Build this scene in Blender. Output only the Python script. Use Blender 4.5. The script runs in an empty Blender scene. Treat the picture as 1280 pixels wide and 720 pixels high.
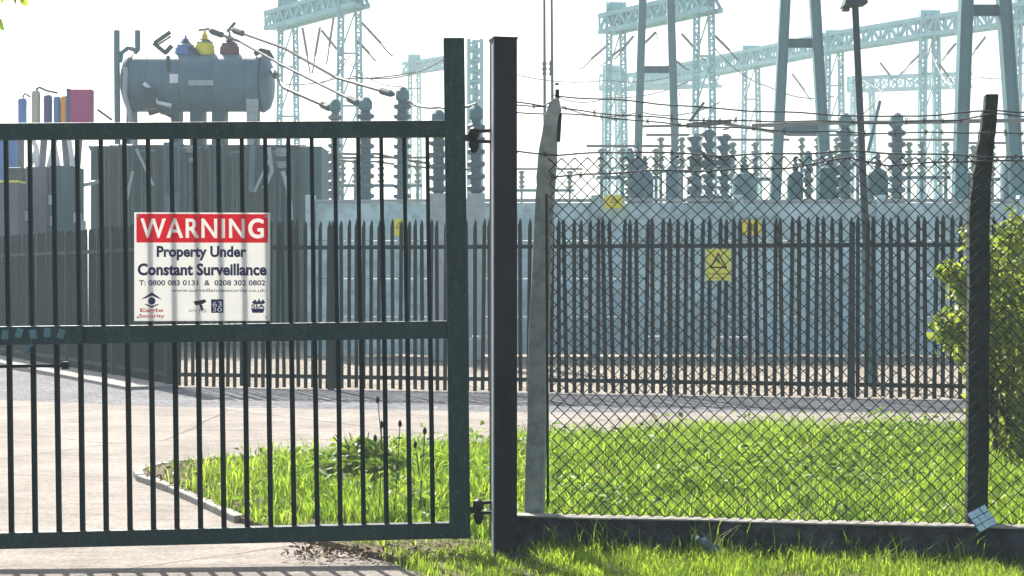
import bpy, bmesh, math, random
import numpy as np
from mathutils import Vector, Matrix, Euler, noise as mnoise
R = math.radians
sc = bpy.context.scene
C = sc.collection

# ---------------------------------------------------------------- camera, light, exposure
cam_d = bpy.data.cameras.new('camera'); cam = bpy.data.objects.new('camera', cam_d); C.objects.link(cam)
cam.location = (0, 0, 1.6); cam.rotation_euler = (R(90), 0, 0)
cam_d.sensor_width = 36; cam_d.lens = 36 * 1900 / 1280; cam_d.shift_y = -14 / 1280
cam_d.clip_start = .1; cam_d.clip_end = 2000
sc.camera = cam
SUN_EL, SUN_AZ = 43.0, -24.0            # azimuth measured from +Y towards +X: the sun stands behind the yard, a little to the left
w = bpy.data.worlds.new('World'); sc.world = w; w.use_nodes = True
nt = w.node_tree; nt.nodes.clear()
sky = nt.nodes.new('ShaderNodeTexSky'); sky.sky_type = 'NISHITA'; sky.sun_disc = False
sky.sun_elevation = R(SUN_EL); sky.sun_rotation = R(SUN_AZ); sky.dust_density = 4.0; sky.air_density = 1.0; sky.ozone_density = 1.0
bg = nt.nodes.new('ShaderNodeBackground'); bg.inputs[1].default_value = .09
wo = nt.nodes.new('ShaderNodeOutputWorld'); nt.links.new(sky.outputs[0], bg.inputs[0]); nt.links.new(bg.outputs[0], wo.inputs[0])
sd = bpy.data.lights.new('sun', 'SUN'); sd.energy = 5.0; sd.angle = R(.5); sd.color = (1, .95, .87)
sun = bpy.data.objects.new('sun', sd); C.objects.link(sun)
sv = Vector((math.sin(R(SUN_AZ)) * math.cos(R(SUN_EL)), math.cos(R(SUN_AZ)) * math.cos(R(SUN_EL)), math.sin(R(SUN_EL))))
sun.rotation_euler = sv.to_track_quat('Z', 'Y').to_euler()
sc.view_settings.view_transform = 'Standard'; sc.view_settings.look = 'None'
sc.view_settings.gamma = 1; sc.view_settings.exposure = 1.3
sc.cycles.max_bounces = 6; sc.cycles.volume_bounces = 1; sc.cycles.use_denoising = True
sc.cycles.transparent_max_bounces = 12

random.seed(7); rng = np.random.default_rng(11)
F, HY, CH = 1900., 346., 1.6
def at(px, py, Y): return Vector(((px - 640) / F * Y, Y, CH - (py - HY) / F * Y))
def gd(px, py):                                    # a point on the ground plane
    Y = CH * F / (py - HY); return Vector(((px - 640) / F * Y, Y, 0))

# ---------------------------------------------------------------- materials
def mat(name, col, rough=.6, metal=0, var=.18, scale=6, bump=.15, bscale=60, spec=.4, col2=None, streak=None, transl=0, attr=None, attrcol=None, dist=.01, thr=(.35, .7)):
    m = bpy.data.materials.new(name); m.use_nodes = True; n = m.node_tree; N = n.nodes; L = n.links
    b = N['Principled BSDF']; out = N['Material Output']
    b.inputs['Roughness'].default_value = rough; b.inputs['Metallic'].default_value = metal
    b.inputs['Specular IOR Level'].default_value = spec
    tc = N.new('ShaderNodeTexCoord'); mp = N.new('ShaderNodeMapping'); L.new(tc.outputs['Object'], mp.inputs[0])
    if streak: mp.inputs['Scale'].default_value = streak
    t = N.new('ShaderNodeTexNoise'); t.inputs['Scale'].default_value = scale; t.inputs['Detail'].default_value = 8; t.inputs['Roughness'].default_value = .65
    L.new(mp.outputs[0], t.inputs[0])
    cr = N.new('ShaderNodeMapRange'); cr.inputs[1].default_value = thr[0]; cr.inputs[2].default_value = thr[1]; L.new(t.outputs[0], cr.inputs[0])
    mx = N.new('ShaderNodeMix'); mx.data_type = 'RGBA'; L.new(cr.outputs[0], mx.inputs[0])
    c2 = col2 if col2 else tuple(min(1, c * (1 + var) ) for c in col)
    c1 = tuple(c * (1 - var) for c in col) if not col2 else col
    mx.inputs[6].default_value = (*c1, 1); mx.inputs[7].default_value = (*c2, 1)
    src = mx.outputs[2]
    if attr:
        a = N.new('ShaderNodeAttribute'); a.attribute_name = attr
        m2 = N.new('ShaderNodeMix'); m2.data_type = 'RGBA'; L.new(a.outputs['Fac'], m2.inputs[0]); L.new(src, m2.inputs[6]); m2.inputs[7].default_value = (*attrcol, 1); src = m2.outputs[2]
    L.new(src, b.inputs['Base Color'])
    if bump:
        t2 = N.new('ShaderNodeTexNoise'); t2.inputs['Scale'].default_value = bscale; t2.inputs['Detail'].default_value = 6; L.new(mp.outputs[0], t2.inputs[0])
        bp = N.new('ShaderNodeBump'); bp.inputs['Strength'].default_value = bump; bp.inputs['Distance'].default_value = dist; L.new(t2.outputs[0], bp.inputs['Height']); L.new(bp.outputs[0], b.inputs['Normal'])
    if transl:
        tr = N.new('ShaderNodeBsdfTranslucent'); ms = N.new('ShaderNodeMixShader'); ms.inputs[0].default_value = transl
        L.new(src, tr.inputs[0]); L.new(b.outputs[0], ms.inputs[1]); L.new(tr.outputs[0], ms.inputs[2]); L.new(ms.outputs[0], out.inputs[0])
    return m
M = {}
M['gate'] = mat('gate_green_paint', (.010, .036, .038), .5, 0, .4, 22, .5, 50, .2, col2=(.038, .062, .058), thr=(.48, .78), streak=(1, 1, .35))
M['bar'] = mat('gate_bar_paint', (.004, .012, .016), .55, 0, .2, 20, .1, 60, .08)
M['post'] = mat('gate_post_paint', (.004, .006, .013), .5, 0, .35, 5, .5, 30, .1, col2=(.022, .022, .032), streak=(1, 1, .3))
M['hinge'] = mat('black_hinge_iron', (.008, .008, .009), .5, .3)
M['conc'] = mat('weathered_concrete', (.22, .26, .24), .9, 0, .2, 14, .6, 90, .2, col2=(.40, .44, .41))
M['concshade'] = mat('shade_toned_concrete', (.012, .018, .016), .9, 0, .2, 14, .6, 90, .2, col2=(.045, .06, .052))  # shade on the darker fence posts is put into this concrete colour
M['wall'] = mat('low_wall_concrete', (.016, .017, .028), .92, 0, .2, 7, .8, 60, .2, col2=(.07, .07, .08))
M['wire'] = mat('fence_wire', (.02, .028, .033), .8, 0, .2, 30, 0, 10, .05)
M['barb'] = mat('barbed_wire', (.05, .055, .058), .6, .1, .2, 30, 0)
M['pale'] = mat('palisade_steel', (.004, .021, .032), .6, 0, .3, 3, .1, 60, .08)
M['road'] = mat('concrete_road', (.25, .222, .197), .9, 0, .1, 3.5, 1, 90, .2, col2=(.36, .325, .292), streak=(.35, 2.2, 1))
M['path'] = mat('tarmac_strip', (.085, .087, .10), .92, 0, .3, 5, .8, 50, .2, col2=(.20, .20, .215))
def speckle(m, scale, lo, hi, dark, light, crack=0):
    n = m.node_tree; N = n.nodes; L = n.links; b = N['Principled BSDF']; src = b.inputs['Base Color'].links[0].from_socket
    tc = N.new('ShaderNodeTexCoord'); v = N.new('ShaderNodeTexNoise'); v.inputs['Scale'].default_value = scale; v.inputs['Detail'].default_value = 3; L.new(tc.outputs['Object'], v.inputs[0])
    mr = N.new('ShaderNodeMapRange'); mr.inputs[1].default_value = lo; mr.inputs[2].default_value = hi; mr.inputs[3].default_value = dark; mr.inputs[4].default_value = light; L.new(v.outputs[0], mr.inputs[0])
    mx = N.new('ShaderNodeMix'); mx.data_type = 'RGBA'; mx.blend_type = 'MULTIPLY'; mx.inputs[0].default_value = 1; L.new(src, mx.inputs[6]); L.new(mr.outputs[0], mx.inputs[7]); src = mx.outputs[2]
    # broad stains
    t = N.new('ShaderNodeTexNoise'); t.inputs['Scale'].default_value = .9; t.inputs['Detail'].default_value = 9; t.inputs['Roughness'].default_value = .7; L.new(tc.outputs['Object'], t.inputs[0])
    m3 = N.new('ShaderNodeMapRange'); m3.inputs[1].default_value = .38; m3.inputs[2].default_value = .6; m3.inputs[3].default_value = .72; m3.inputs[4].default_value = 1.06; L.new(t.outputs[0], m3.inputs[0])
    m2 = N.new('ShaderNodeMix'); m2.data_type = 'RGBA'; m2.blend_type = 'MULTIPLY'; m2.inputs[0].default_value = 1; L.new(src, m2.inputs[6]); L.new(m3.outputs[0], m2.inputs[7]); src = m2.outputs[2]
    if crack:
        vo = N.new('ShaderNodeTexVoronoi'); vo.feature = 'DISTANCE_TO_EDGE'; vo.inputs['Scale'].default_value = crack; 
        ad = N.new('ShaderNodeMix'); ad.data_type = 'VECTOR'; ad.inputs[0].default_value = .12; L.new(tc.outputs['Object'], ad.inputs[4]); L.new(t.outputs['Color'], ad.inputs[5]); L.new(ad.outputs[1], vo.inputs[0])
        m4 = N.new('ShaderNodeMapRange'); m4.inputs[1].default_value = 0; m4.inputs[2].default_value = .008; m4.inputs[3].default_value = .45; m4.inputs[4].default_value = 1; L.new(vo.outputs['Distance'], m4.inputs[0])
        m5 = N.new('ShaderNodeMix'); m5.data_type = 'RGBA'; m5.blend_type = 'MULTIPLY'; m5.inputs[0].default_value = 1; L.new(src, m5.inputs[6]); L.new(m4.outputs[0], m5.inputs[7]); src = m5.outputs[2]
    L.new(src, b.inputs['Base Color'])
speckle(M['road'], 45, .35, .62, .72, 1.1, .35); speckle(M['path'], 22, .4, .6, .55, 1.45)
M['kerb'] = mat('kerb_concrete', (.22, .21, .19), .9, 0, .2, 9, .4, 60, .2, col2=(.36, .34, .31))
M['gravel'] = mat('yard_gravel', (.17, .145, .115), .95, 0, .2, 8, 1, 60, .2, col2=(.33, .29, .24))
M['soil'] = mat('soil', (.07, .055, .035), .95, 0, .3, 10, 1, 50, .2, col2=(.16, .13, .08))
M['grass'] = mat('grass_blades', (.045, .12, .012), .55, 0, .3, 1.7, 0, 10, .3, col2=(.15, .27, .018), transl=.64, attr='tint', attrcol=(.40, .55, .05))
M['weed'] = mat('weed_leaves', (.06, .15, .015), .5, 0, .3, 2, 0, 10, .35, col2=(.15, .25, .02), transl=.55, attr='tint', attrcol=(.33, .44, .05))
M['leaf'] = mat('bush_leaves', (.08, .16, .018), .45, 0, .3, 3, 0, 10, .4, col2=(.17, .26, .03), transl=.6, attr='tint', attrcol=(.44, .48, .06))
M['bark'] = mat('bark', (.06, .045, .03), .9, 0, .3, 20, .8, 50)
M['stem'] = mat('dry_stem', (.05, .05, .03), .9)
M['tank'] = mat('transformer_grey_paint', (.045, .125, .175), .5, 0, .15, 3, .1, 20, .25, col2=(.085, .18, .235), streak=(1, 1, .25))
M['rad'] = mat('radiator_teal_paint', (.008, .06, .075), .55, 0, .2, 3, .1, 20, .12, col2=(.03, .115, .13), streak=(1.5, 1.5, .2))
M['dkst'] = mat('dark_steel', (.018, .04, .05), .5, 0, .2, 6, .1, 40, .2)
M['galv'] = mat('galvanised_steel', (.06, .16, .185), .55, 0, .15, 3, .1, 20, .4)
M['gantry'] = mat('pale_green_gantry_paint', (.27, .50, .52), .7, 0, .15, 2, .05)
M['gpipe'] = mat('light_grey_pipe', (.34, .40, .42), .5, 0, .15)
M['porc'] = mat('brown_grey_porcelain', (.045, .095, .12), .35, 0, .2, 4, 0, 10, .3)
M['porcg'] = mat('green_grey_porcelain', (.10, .16, .155), .3, 0, .2, 4, 0, 10, .6)
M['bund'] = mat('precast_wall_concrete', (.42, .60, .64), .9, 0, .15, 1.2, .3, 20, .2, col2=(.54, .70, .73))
M['cable'] = mat('cable', (.06, .05, .055), .6)
M['disc'] = mat('faded_brown_discs', (.16, .15, .155), .6)
M['alum'] = mat('weathered_conductor', (.13, .12, .12), .5, .2)
M['yellow'] = mat('yellow_enamel', (.85, .72, .02), .5, 0, .05, 5, 0)
M['yelpale'] = mat('faded_yellow_plate', (.80, .76, .10), .5, 0, .15, 9, 0)
M['orange'] = mat('orange_paint', (.80, .33, .02), .4, 0, .1)
M['magenta'] = mat('magenta_paint', (.40, .008, .16), .4, 0, .1)
M['red'] = mat('dark_red_paint', (.12, .025, .05), .6, 0, .1)
M['blue'] = mat('phase_blue_paint', (.06, .20, .50), .4, 0, .1)
M['navyp'] = mat('navy_paint', (.04, .05, .20), .4, 0, .1)
M['cream'] = mat('cream_paint', (.5, .48, .36), .4, 0, .1)
M['whitep'] = mat('white_paint', (.75, .77, .78), .4, 0, .05)
M['pbox'] = mat('purple_grey_paint', (.10, .10, .135), .6, 0, .2)
M['board'] = mat('white_sign_plastic', (.80, .80, .78), .35, 0, .02, 5, 0, transl=.5)
M['sred'] = mat('red_sign_plastic', (.9, .008, .03), .35, 0, .04, 5, 0, transl=.5)
M['swhite'] = mat('white_sign_print', (.85, .85, .84), .4, 0, .02, 5, 0)
M['snavy'] = mat('navy_sign_print', (.01, .012, .09), .5, 0, .1, 5, 0)
M['spink'] = mat('red_sign_print', (.75, .03, .05), .5, 0, .1, 5, 0)
M['sblack'] = mat('black_print', (.01, .01, .01), .5, 0, .1, 5, 0)
M['glass'] = mat('crumpled_clear_plastic', (.10, .16, .20), .15, 0, .3, 30, .4, 60, .8, transl=.2)
M['bluetile'] = mat('pale_blue_wrapper', (.6, .78, .88), .3, 0, .2, 60, .2, 80, .5, transl=.2)
M['dirt'] = mat('dry_leaf_litter', (.10, .07, .045), .95, 0, .4, 15, 0, 10, .2, col2=(.25, .19, .12))

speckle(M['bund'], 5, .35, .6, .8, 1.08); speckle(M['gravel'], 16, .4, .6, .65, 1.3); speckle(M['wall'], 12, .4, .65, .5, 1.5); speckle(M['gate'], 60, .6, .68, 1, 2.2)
# loose variation from pale to pale
_n = M['pale'].node_tree; _b = _n.nodes['Principled BSDF']; _s = _b.inputs['Base Color'].links[0].from_socket; _o = _n.nodes.new('ShaderNodeObjectInfo'); _m = _n.nodes.new('ShaderNodeMapRange'); _m.inputs[3].default_value = .5; _m.inputs[4].default_value = 1.4; _n.links.new(_o.outputs['Random'], _m.inputs[0]); _x = _n.nodes.new('ShaderNodeMix'); _x.data_type = 'RGBA'; _x.blend_type = 'MULTIPLY'; _x.inputs[0].default_value = 1; _n.links.new(_s, _x.inputs[6]); _n.links.new(_m.outputs[0], _x.inputs[7]); _n.links.new(_x.outputs[2], _b.inputs['Base Color'])

# ---------------------------------------------------------------- helpers
def tag(o, label=None, cat=None, group=None, kind=None):
    if label: o['label'] = label
    if cat: o['category'] = cat
    if group: o['group'] = group
    if kind: o['kind'] = kind
    return o
def empty(name, loc=(0, 0, 0), rot=(0, 0, 0), label=None, cat=None, group=None):
    o = bpy.data.objects.new(name, None); o.empty_display_size = .2; C.objects.link(o); o.location = loc; o.rotation_euler = rot
    return tag(o, label, cat, group)
def worldloc(p):
    v = Vector((0, 0, 0))
    while p: v = v + p.location; p = p.parent
    return v
class MB:
    def __init__(s): s.v = []; s.f = []; s.off = Vector((0, 0, 0))
    def add(s, vs, fs):
        k = len(s.v); s.v += [tuple(x) for x in vs]; s.f += [tuple(i + k for i in f) for f in fs]; return s
    def box(s, c, size, rot=None, taper=1):
        sx, sy, sz = [a / 2 for a in size]; c = Vector(c); m = Euler(rot).to_matrix() if rot else None; vs = []
        for z, t in ((-sz, 1), (sz, taper)):
            for x, y in ((-sx, -sy), (sx, -sy), (sx, sy), (-sx, sy)):
                p = Vector((x * t, y * t, z)); p = m @ p if m else p; vs.append(c + p)
        return s.add(vs, [(0, 3, 2, 1), (4, 5, 6, 7), (0, 1, 5, 4), (1, 2, 6, 5), (2, 3, 7, 6), (3, 0, 4, 7)])
    def bar(s, p, q, w, h=None):
        p, q = Vector(p), Vector(q); h = h or w; d = (q - p).normalized()
        up = Vector((0, 1, 0)) if abs(d.z) > .9 else Vector((0, 0, 1))
        a = d.cross(up).normalized(); b = a.cross(d).normalized(); vs = []
        for e in (p, q):
            for i, j in ((-1, -1), (1, -1), (1, 1), (-1, 1)): vs.append(e + a * i * w / 2 + b * j * h / 2)
        return s.add(vs, [(0, 1, 2, 3), (7, 6, 5, 4), (0, 4, 5, 1), (1, 5, 6, 2), (2, 6, 7, 3), (3, 7, 4, 0)])
    def tube(s, pts, r, n=6, cap=True):
        pts = [Vector(p) for p in pts]; rings = []; base = len(s.v); ref = None
        for i, p in enumerate(pts):
            d = (pts[min(i + 1, len(pts) - 1)] - pts[max(i - 1, 0)])
            if d.length < 1e-9: d = Vector((0, 0, 1))
            d.normalize()
            if ref is None: ref = Vector((0, 1, 0)) if abs(d.y) < .9 else Vector((1, 0, 0))
            a = (ref - d * ref.dot(d)).normalized(); b = d.cross(a); ref = a
            rr = r[i] if isinstance(r, (list, tuple)) else r
            for k in range(n):
                t = 2 * math.pi * k / n; s.v.append(tuple(p + (a * math.cos(t) + b * math.sin(t)) * rr))
        for i in range(len(pts) - 1):
            for k in range(n):
                k2 = (k + 1) % n; s.f.append((base + i * n + k, base + i * n + k2, base + (i + 1) * n + k2, base + (i + 1) * n + k))
        if cap:
            s.f.append(tuple(base + k for k in reversed(range(n)))); s.f.append(tuple(base + (len(pts) - 1) * n + k for k in range(n)))
        return s
    def lathe(s, c, prof, n=12, axis='z'):
        c = Vector(c); base = len(s.v)
        for r, z in prof:
            for k in range(n):
                t = 2 * math.pi * k / n; a, b = r * math.cos(t), r * math.sin(t)
                s.v.append(tuple(c + (Vector((a, b, z)) if axis == 'z' else Vector((z, a, b)) if axis == 'x' else Vector((a, z, b)))))
        m = len(prof)
        for i in range(m - 1):
            for k in range(n):
                k2 = (k + 1) % n; q = (base + i * n + k, base + i * n + k2, base + (i + 1) * n + k2, base + (i + 1) * n + k)
                s.f.append(q if axis != 'y' else q[::-1])
        s.f.append(tuple(base + k for k in reversed(range(n)))); s.f.append(tuple(base + (m - 1) * n + k for k in range(n)))
        return s
    def prism(s, poly, z0, z1):
        n = len(poly); vs = [(x, y, z0) for x, y in poly] + [(x, y, z1) for x, y in poly]
        return s.add(vs, [tuple(reversed(range(n))), tuple(range(n, 2 * n))] + [(i, (i + 1) % n, n + (i + 1) % n, n + i) for i in range(n)])
    def mesh(s, name, m, off=Vector((0, 0, 0)), smooth=False):
        me = bpy.data.meshes.new(name)
        me.from_pydata([(x - off.x, y - off.y, z - off.z) for x, y, z in s.v], [], s.f); me.materials.append(m)
        if smooth: me.polygons.foreach_set('use_smooth', [True] * len(me.polygons))
        me.update(); return me
    def build(s, name, m, parent=None, local=False, smooth=False, bevel=0):
        off = Vector((0, 0, 0)) if (local or not parent) else worldloc(parent)
        o = bpy.data.objects.new(name, s.mesh(name, m, off, smooth)); C.objects.link(o)
        if parent: o.parent = parent
        if smooth:
            try:
                md = o.modifiers.new('edge', 'EDGE_SPLIT'); md.split_angle = R(35)
            except Exception: pass
        if bevel:
            md = o.modifiers.new('bevel', 'BEVEL'); md.width = bevel; md.segments = 2; md.limit_method = 'ANGLE'
        return o
def npmesh(name, verts, faces_flat, loop_totals, m, tint=None):
    me = bpy.data.meshes.new(name)
    nl = len(faces_flat); nf = len(loop_totals)
    me.vertices.add(len(verts)); me.vertices.foreach_set('co', verts.astype(np.float32).ravel())
    me.loops.add(nl); me.loops.foreach_set('vertex_index', faces_flat.astype(np.int32))
    me.polygons.add(nf); starts = np.concatenate([[0], np.cumsum(loop_totals)[:-1]]).astype(np.int32)
    me.polygons.foreach_set('loop_start', starts)
    me.update(calc_edges=True); me.materials.append(m)
    if tint is not None:
        a = me.attributes.new('tint', 'FLOAT', 'FACE'); a.data.foreach_set('value', tint.astype(np.float32))
    me.validate(); return me
def link(name, me, parent=None):
    o = bpy.data.objects.new(name, me); C.objects.link(o)
    if parent: o.parent = parent
    return o
def inpoly(x, y, poly):
    r = np.zeros(len(x), bool); n = len(poly); j = n - 1
    for i in range(n):
        xi, yi = poly[i]; xj, yj = poly[j]
        c = ((yi > y) != (yj > y)) & (x < (xj - xi) * (y - yi) / (yj - yi + 1e-12) + xi); r ^= c; j = i
    return r
def sag(p, q, s, n=14):
    p, q = Vector(p), Vector(q); return [p.lerp(q, t / n) - Vector((0, 0, 4 * s * (t / n) * (1 - t / n))) for t in range(n + 1)]

# ---------------------------------------------------------------- ground, road, kerbs
def sheet(name, poly, z, m, thick=0):
    mb = MB(); mb.add([(x, y, z) for x, y in poly], [tuple(range(len(poly)))]); o = mb.build(name, m); tag(o, kind='structure'); return o
def xy(px, py): g = gd(px, py); return (g.x, g.y)
sheet('ground', [(-300, -60), (300, -60), (300, 460), (-300, 460)], -.03, M['gravel'])
corner = Vector((-4.92, 22.0, 0)); f_end = Vector((11.5, 18.35, 0)); l_end = Vector((-11.6, 32.4, 0))
sheet('road', [(-40, -12), (40, -12), (40, 17.6), (4.9, 17.75), (.2, 17.85), (-4.4, 18.7), (-7.0, 19.8), (-40, 31)], .009, M['road'])
sheet('tarmac_path', [(-40, 31), (-7.0, 19.8), (-4.4, 18.7), (.2, 17.85), (4.9, 17.75), (40, 17.6), (40, 13.5), (f_end.x, f_end.y + .15), (corner.x, corner.y + .1), (-5.6, 22.1), (-12.4, 32.4), (-40, 60)][:6] + [(40, 18.0), (f_end.x, f_end.y + .15), (corner.x, corner.y + .1), (-5.7, 21.9), (-12.6, 32.0), (-40, 50)], .004, M['path'])
bed = [xy(176, 602), xy(172, 596), xy(183, 590), xy(212, 585), xy(250, 581), xy(360, 574), xy(440, 569), (-.3, 14.2), (.46, 14.75), (2.1, 15.35), (5.25, 15.7), (13, 15.9), (13, -3), (-.1, -3), (-.18, 7.2), (-.45, 8.2), (-1.0, 8.85), xy(345, 672), xy(300, 655), xy(262, 637), xy(215, 616), xy(190, 607)]
mb = MB(); mb.prism(bed, -.02, .045); tag(mb.build('grass_verge', M['soil']), kind='structure')
# kerb stones round the tip of the verge
kerb = empty('kerb'); kerb['kind'] = 'structure'
pts = [Vector((*xy(300, 655), 0)), Vector((*xy(262, 637), 0)), Vector((*xy(215, 616), 0)), Vector((*xy(190, 607), 0)), Vector((*xy(176, 602), 0)), Vector((*xy(172, 596), 0)), Vector((*xy(183, 590), 0)), Vector((*xy(212, 585), 0)), Vector((*xy(250, 581), 0)), Vector((*xy(360, 574), 0)), Vector((*xy(440, 569), 0)), Vector((-.3, 14.22, 0)), Vector((.46, 14.78, 0)), Vector((2.1, 15.4, 0)), Vector((5.25, 15.76, 0)), Vector((9, 15.9, 0))]
for a, b in zip(pts[:-1], pts[1:]):
    d = b - a; n = max(1, round(d.length / .9)); u = d / n
    for i in range(n):
        c = a + u * (i + .5); m_ = MB(); m_.box((0, 0, .02 + random.uniform(-.004, .004)), (u.length - .012, .075, .075))
        o = m_.build('kerb_stone', M['kerb'], kerb, local=True, bevel=.008); o.location = c; o.rotation_euler = (0, 0, math.atan2(u.y, u.x))
# pale kerb strip under the side leg of the palisade
mb = MB(); d = (l_end - corner).normalized(); nrm = Vector((d.y, -d.x, 0)) * -1
if nrm.x > 0: nrm = -nrm
mb.prism([(corner.x + .15, corner.y - .25), (corner.x + nrm.x * .62 , corner.y + nrm.y * .62 - .25), (l_end.x + nrm.x * .62, l_end.y + nrm.y * .62), (l_end.x, l_end.y)], -.02, .05)
tag(mb.build('concrete_margin', M['kerb']), kind='structure')

# ---------------------------------------------------------------- grass and weeds
def blades(name, poly, n, hmin, hmax, wmin, wmax, m, zbase=.03, tmean=.36, seed=1, dens=None, keep=None):
    r = np.random.default_rng(seed); P = np.array(poly); x0, y0 = P.min(0); x1, y1 = P.max(0)
    x = r.uniform(x0, x1, n); y = r.uniform(y0, y1, n)
    k = inpoly(x, y, poly) & (np.abs(x) < y * .34 + 1.3)
    if keep is not None: k &= keep(x, y, r)
    x, y = x[k], y[k]; n = len(x)
    # clumpiness
    cl = .5 + .5 * np.sin(x * 2.3 + 1.3 * np.sin(y * 1.7)) * np.sin(y * 2.9 + 1.1 * np.sin(x * 3.1)); cl2 = .5 + .5 * np.sin(x * 9 + 2 * np.sin(y * 7)) * np.sin(y * 8 + 2 * np.sin(x * 6)); g_ = r.random(n) < (.25 + .9 * cl2); x, y, cl, cl2 = x[g_], y[g_], cl[g_], cl2[g_]; n = len(x)
    h = (hmin + (hmax - hmin) * r.random(n) ** 1.6) * (.35 + .7 * cl + .5 * cl2); wd = r.uniform(wmin, wmax, n)
    th = r.uniform(0, 2 * np.pi, n); ln = r.uniform(.15, .8, n) * h; fx, fy = np.cos(th), np.sin(th); th2 = th + np.pi / 2 + r.uniform(-.5, .5, n); sx, sy = np.cos(th2), np.sin(th2)
    V = np.zeros((n, 5, 3)); base = np.stack([x, y, np.full(n, zbase)], 1)
    side = np.stack([sx * wd / 2, sy * wd / 2, np.zeros(n)], 1)
    mid = base + np.stack([fx * ln * .35, fy * ln * .35, h * .6], 1); tip = base + np.stack([fx * ln, fy * ln, h * r.uniform(.75, 1.0, n)], 1)
    V[:, 0] = base - side * .7; V[:, 1] = base + side * .7; V[:, 2] = mid + side; V[:, 3] = mid - side; V[:, 4] = tip
    i0 = np.arange(n) * 5
    fc = np.concatenate([np.stack([i0, i0 + 1, i0 + 2, i0 + 3], 1), ], 1)
    tri = np.stack([i0 + 3, i0 + 2, i0 + 4], 1)
    flat = np.concatenate([fc, tri], 1).ravel(); tot = np.tile([4, 3], n)
    tint = np.repeat(np.clip(r.normal(tmean, .30, n) + .5 * (cl2 - .5) + .3 * (cl - .5), 0, 1), 2)
    return link(name, npmesh(name, V.reshape(-1, 3), flat, tot, m, tint))
def leaves(n, centres, normals, size, m, r, tintmean=.35, asp=.55):
    """pointed oval leaves, folded a little along the rib"""
    N = normals / np.linalg.norm(normals, axis=1)[:, None]
    t = r.normal(size=(n, 3)); A = np.cross(N, t); A /= np.linalg.norm(A, axis=1)[:, None]; B = np.cross(N, A)
    s = size[:, None]; V = np.zeros((n, 6, 3))
    V[:, 0] = centres - A * s * .5; V[:, 1] = centres - A * s * .1 + B * s * asp * .5 + N * s * .1; V[:, 2] = centres + A * s * .25 + B * s * asp * .36 + N * s * .07
    V[:, 3] = centres + A * s * .55 - N * s * .08; V[:, 4] = centres + A * s * .25 - B * s * asp * .36 + N * s * .07; V[:, 5] = centres - A * s * .1 - B * s * asp * .5 + N * s * .1
    i0 = np.arange(n) * 6
    f = np.stack([i0, i0 + 1, i0 + 2, i0 + 3, i0, i0 + 3, i0 + 4, i0 + 5], 1).ravel(); tot = np.tile([4, 4], n)
    tint = np.repeat(np.clip(r.normal(tintmean, .25, n), 0, 1), 2)
    return V.reshape(-1, 3), f, tot, tint
wallA, wallB = Vector((-.02, 8.72, 0)), Vector((6.2, 7.78, 0))
def wy(x): return wallA.y + (x - wallA.x) * (wallB.y - wallA.y) / (wallB.x - wallA.x)
def thin(x, y, r):              # sparse at the verge's tip and bare in front of the gate
    front = y < wy(x) - .12
    tipd = np.clip((x + 2.6) / 1.7, 0.02, 1); nearwall = (y - wy(x) < .04) & (y - wy(x) > -.12)
    edge = np.clip((x + .85 + (y - 8.2) * .25) / .8, 0, 1)
    pr = np.where(front, np.where(x > .15, 1, edge), tipd)
    pr = np.where((~front) & (x < -.35) & (y < 9.4), pr * np.clip((x + 1.3) / 1.2, .05, .55), pr)
    bare = np.sin(x * 2.1 + 1.7 * np.sin(y * 1.3 + .5)) * np.sin(y * 2.4 + 1.9 * np.sin(x * 1.1)); pr = pr * np.where((bare < -.55) & ~front, .25, 1)
    return (r.random(len(x)) < pr) & ~(nearwall & (x > 0))
back = [(p[0], p[1]) for p in bed[:12]] + [(13, 7.4), (wallB.x, wallB.y + .0), (0, 8.72), (-.9, 8.8)] + bed[17:]
tag(blades('grass', back, 760000, .05, .19, .004, .011, M['grass'], seed=3, keep=thin), 'rough sunlit grass growing on the verge behind the fence', 'grass', kind='stuff')
frontp = [(-.75, 8.45), (-.5, 8.0), (-.3, 7.3), (-.1, 6.6), (4.2, 6.2), (6.2, 7.7), (0, 8.66), (-.3, 8.75)]
strawm = mat('dry_grass', (.22, .19, .09), .7, 0, .2, 5, 0, 10, .2, transl=.5, attr='tint', attrcol=(.42, .36, .16))
tag(blades('dry_grass', back, 34000, .05, .16, .003, .006, strawm, seed=8, keep=thin), 'pale dead straw mixed through the verge grass', 'dry grass', kind='stuff')
tag(blades('wall_foot_grass', [(.1, 8.60), (.1, 8.44), (6.2, 7.5), (6.2, 7.68)], 9000, .08, .24, .003, .008, M['weed'], tmean=.15, seed=9), 'dark taller grass growing against the front of the low wall', 'grass', kind='stuff')
tag(blades('grass_front', frontp, 190000, .03, .12, .0025, .0065, M['grass'], tmean=.7, seed=5, keep=thin), 'short bright grass growing in front of the low concrete wall', 'grass', kind='stuff').name = 'grass.001'
r = np.random.default_rng(21); n = 26000
x = r.uniform(-2.6, 7, n); y = r.uniform(8.9, 15.6, n); dd = np.sin(x * 1.9 + 1) * np.sin(y * 1.3 + 2) + .8 * np.sin(x * 5 + y * 3)
k = inpoly(x, y, back) & (np.abs(x) < y * .34 + 1) & (dd + r.normal(0, .5, n) > .1) & thin(x, y, r); x, y = x[k], y[k]; n = len(x)
cc = np.stack([x, y, .05 + r.random(n) ** 1.5 * .2], 1); nn = r.normal(size=(n, 3)) * .6 + np.array([0, 0, 1])
V, f, tot, tint = leaves(n, cc, nn, r.uniform(.03, .085, n), M['weed'], r)
tag(link('broadleaf_weeds', npmesh('broadleaf_weeds', V, f, tot, M['weed'], tint)), 'low broad leaved weeds mixed through the verge grass', 'weeds', kind='stuff')
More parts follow.
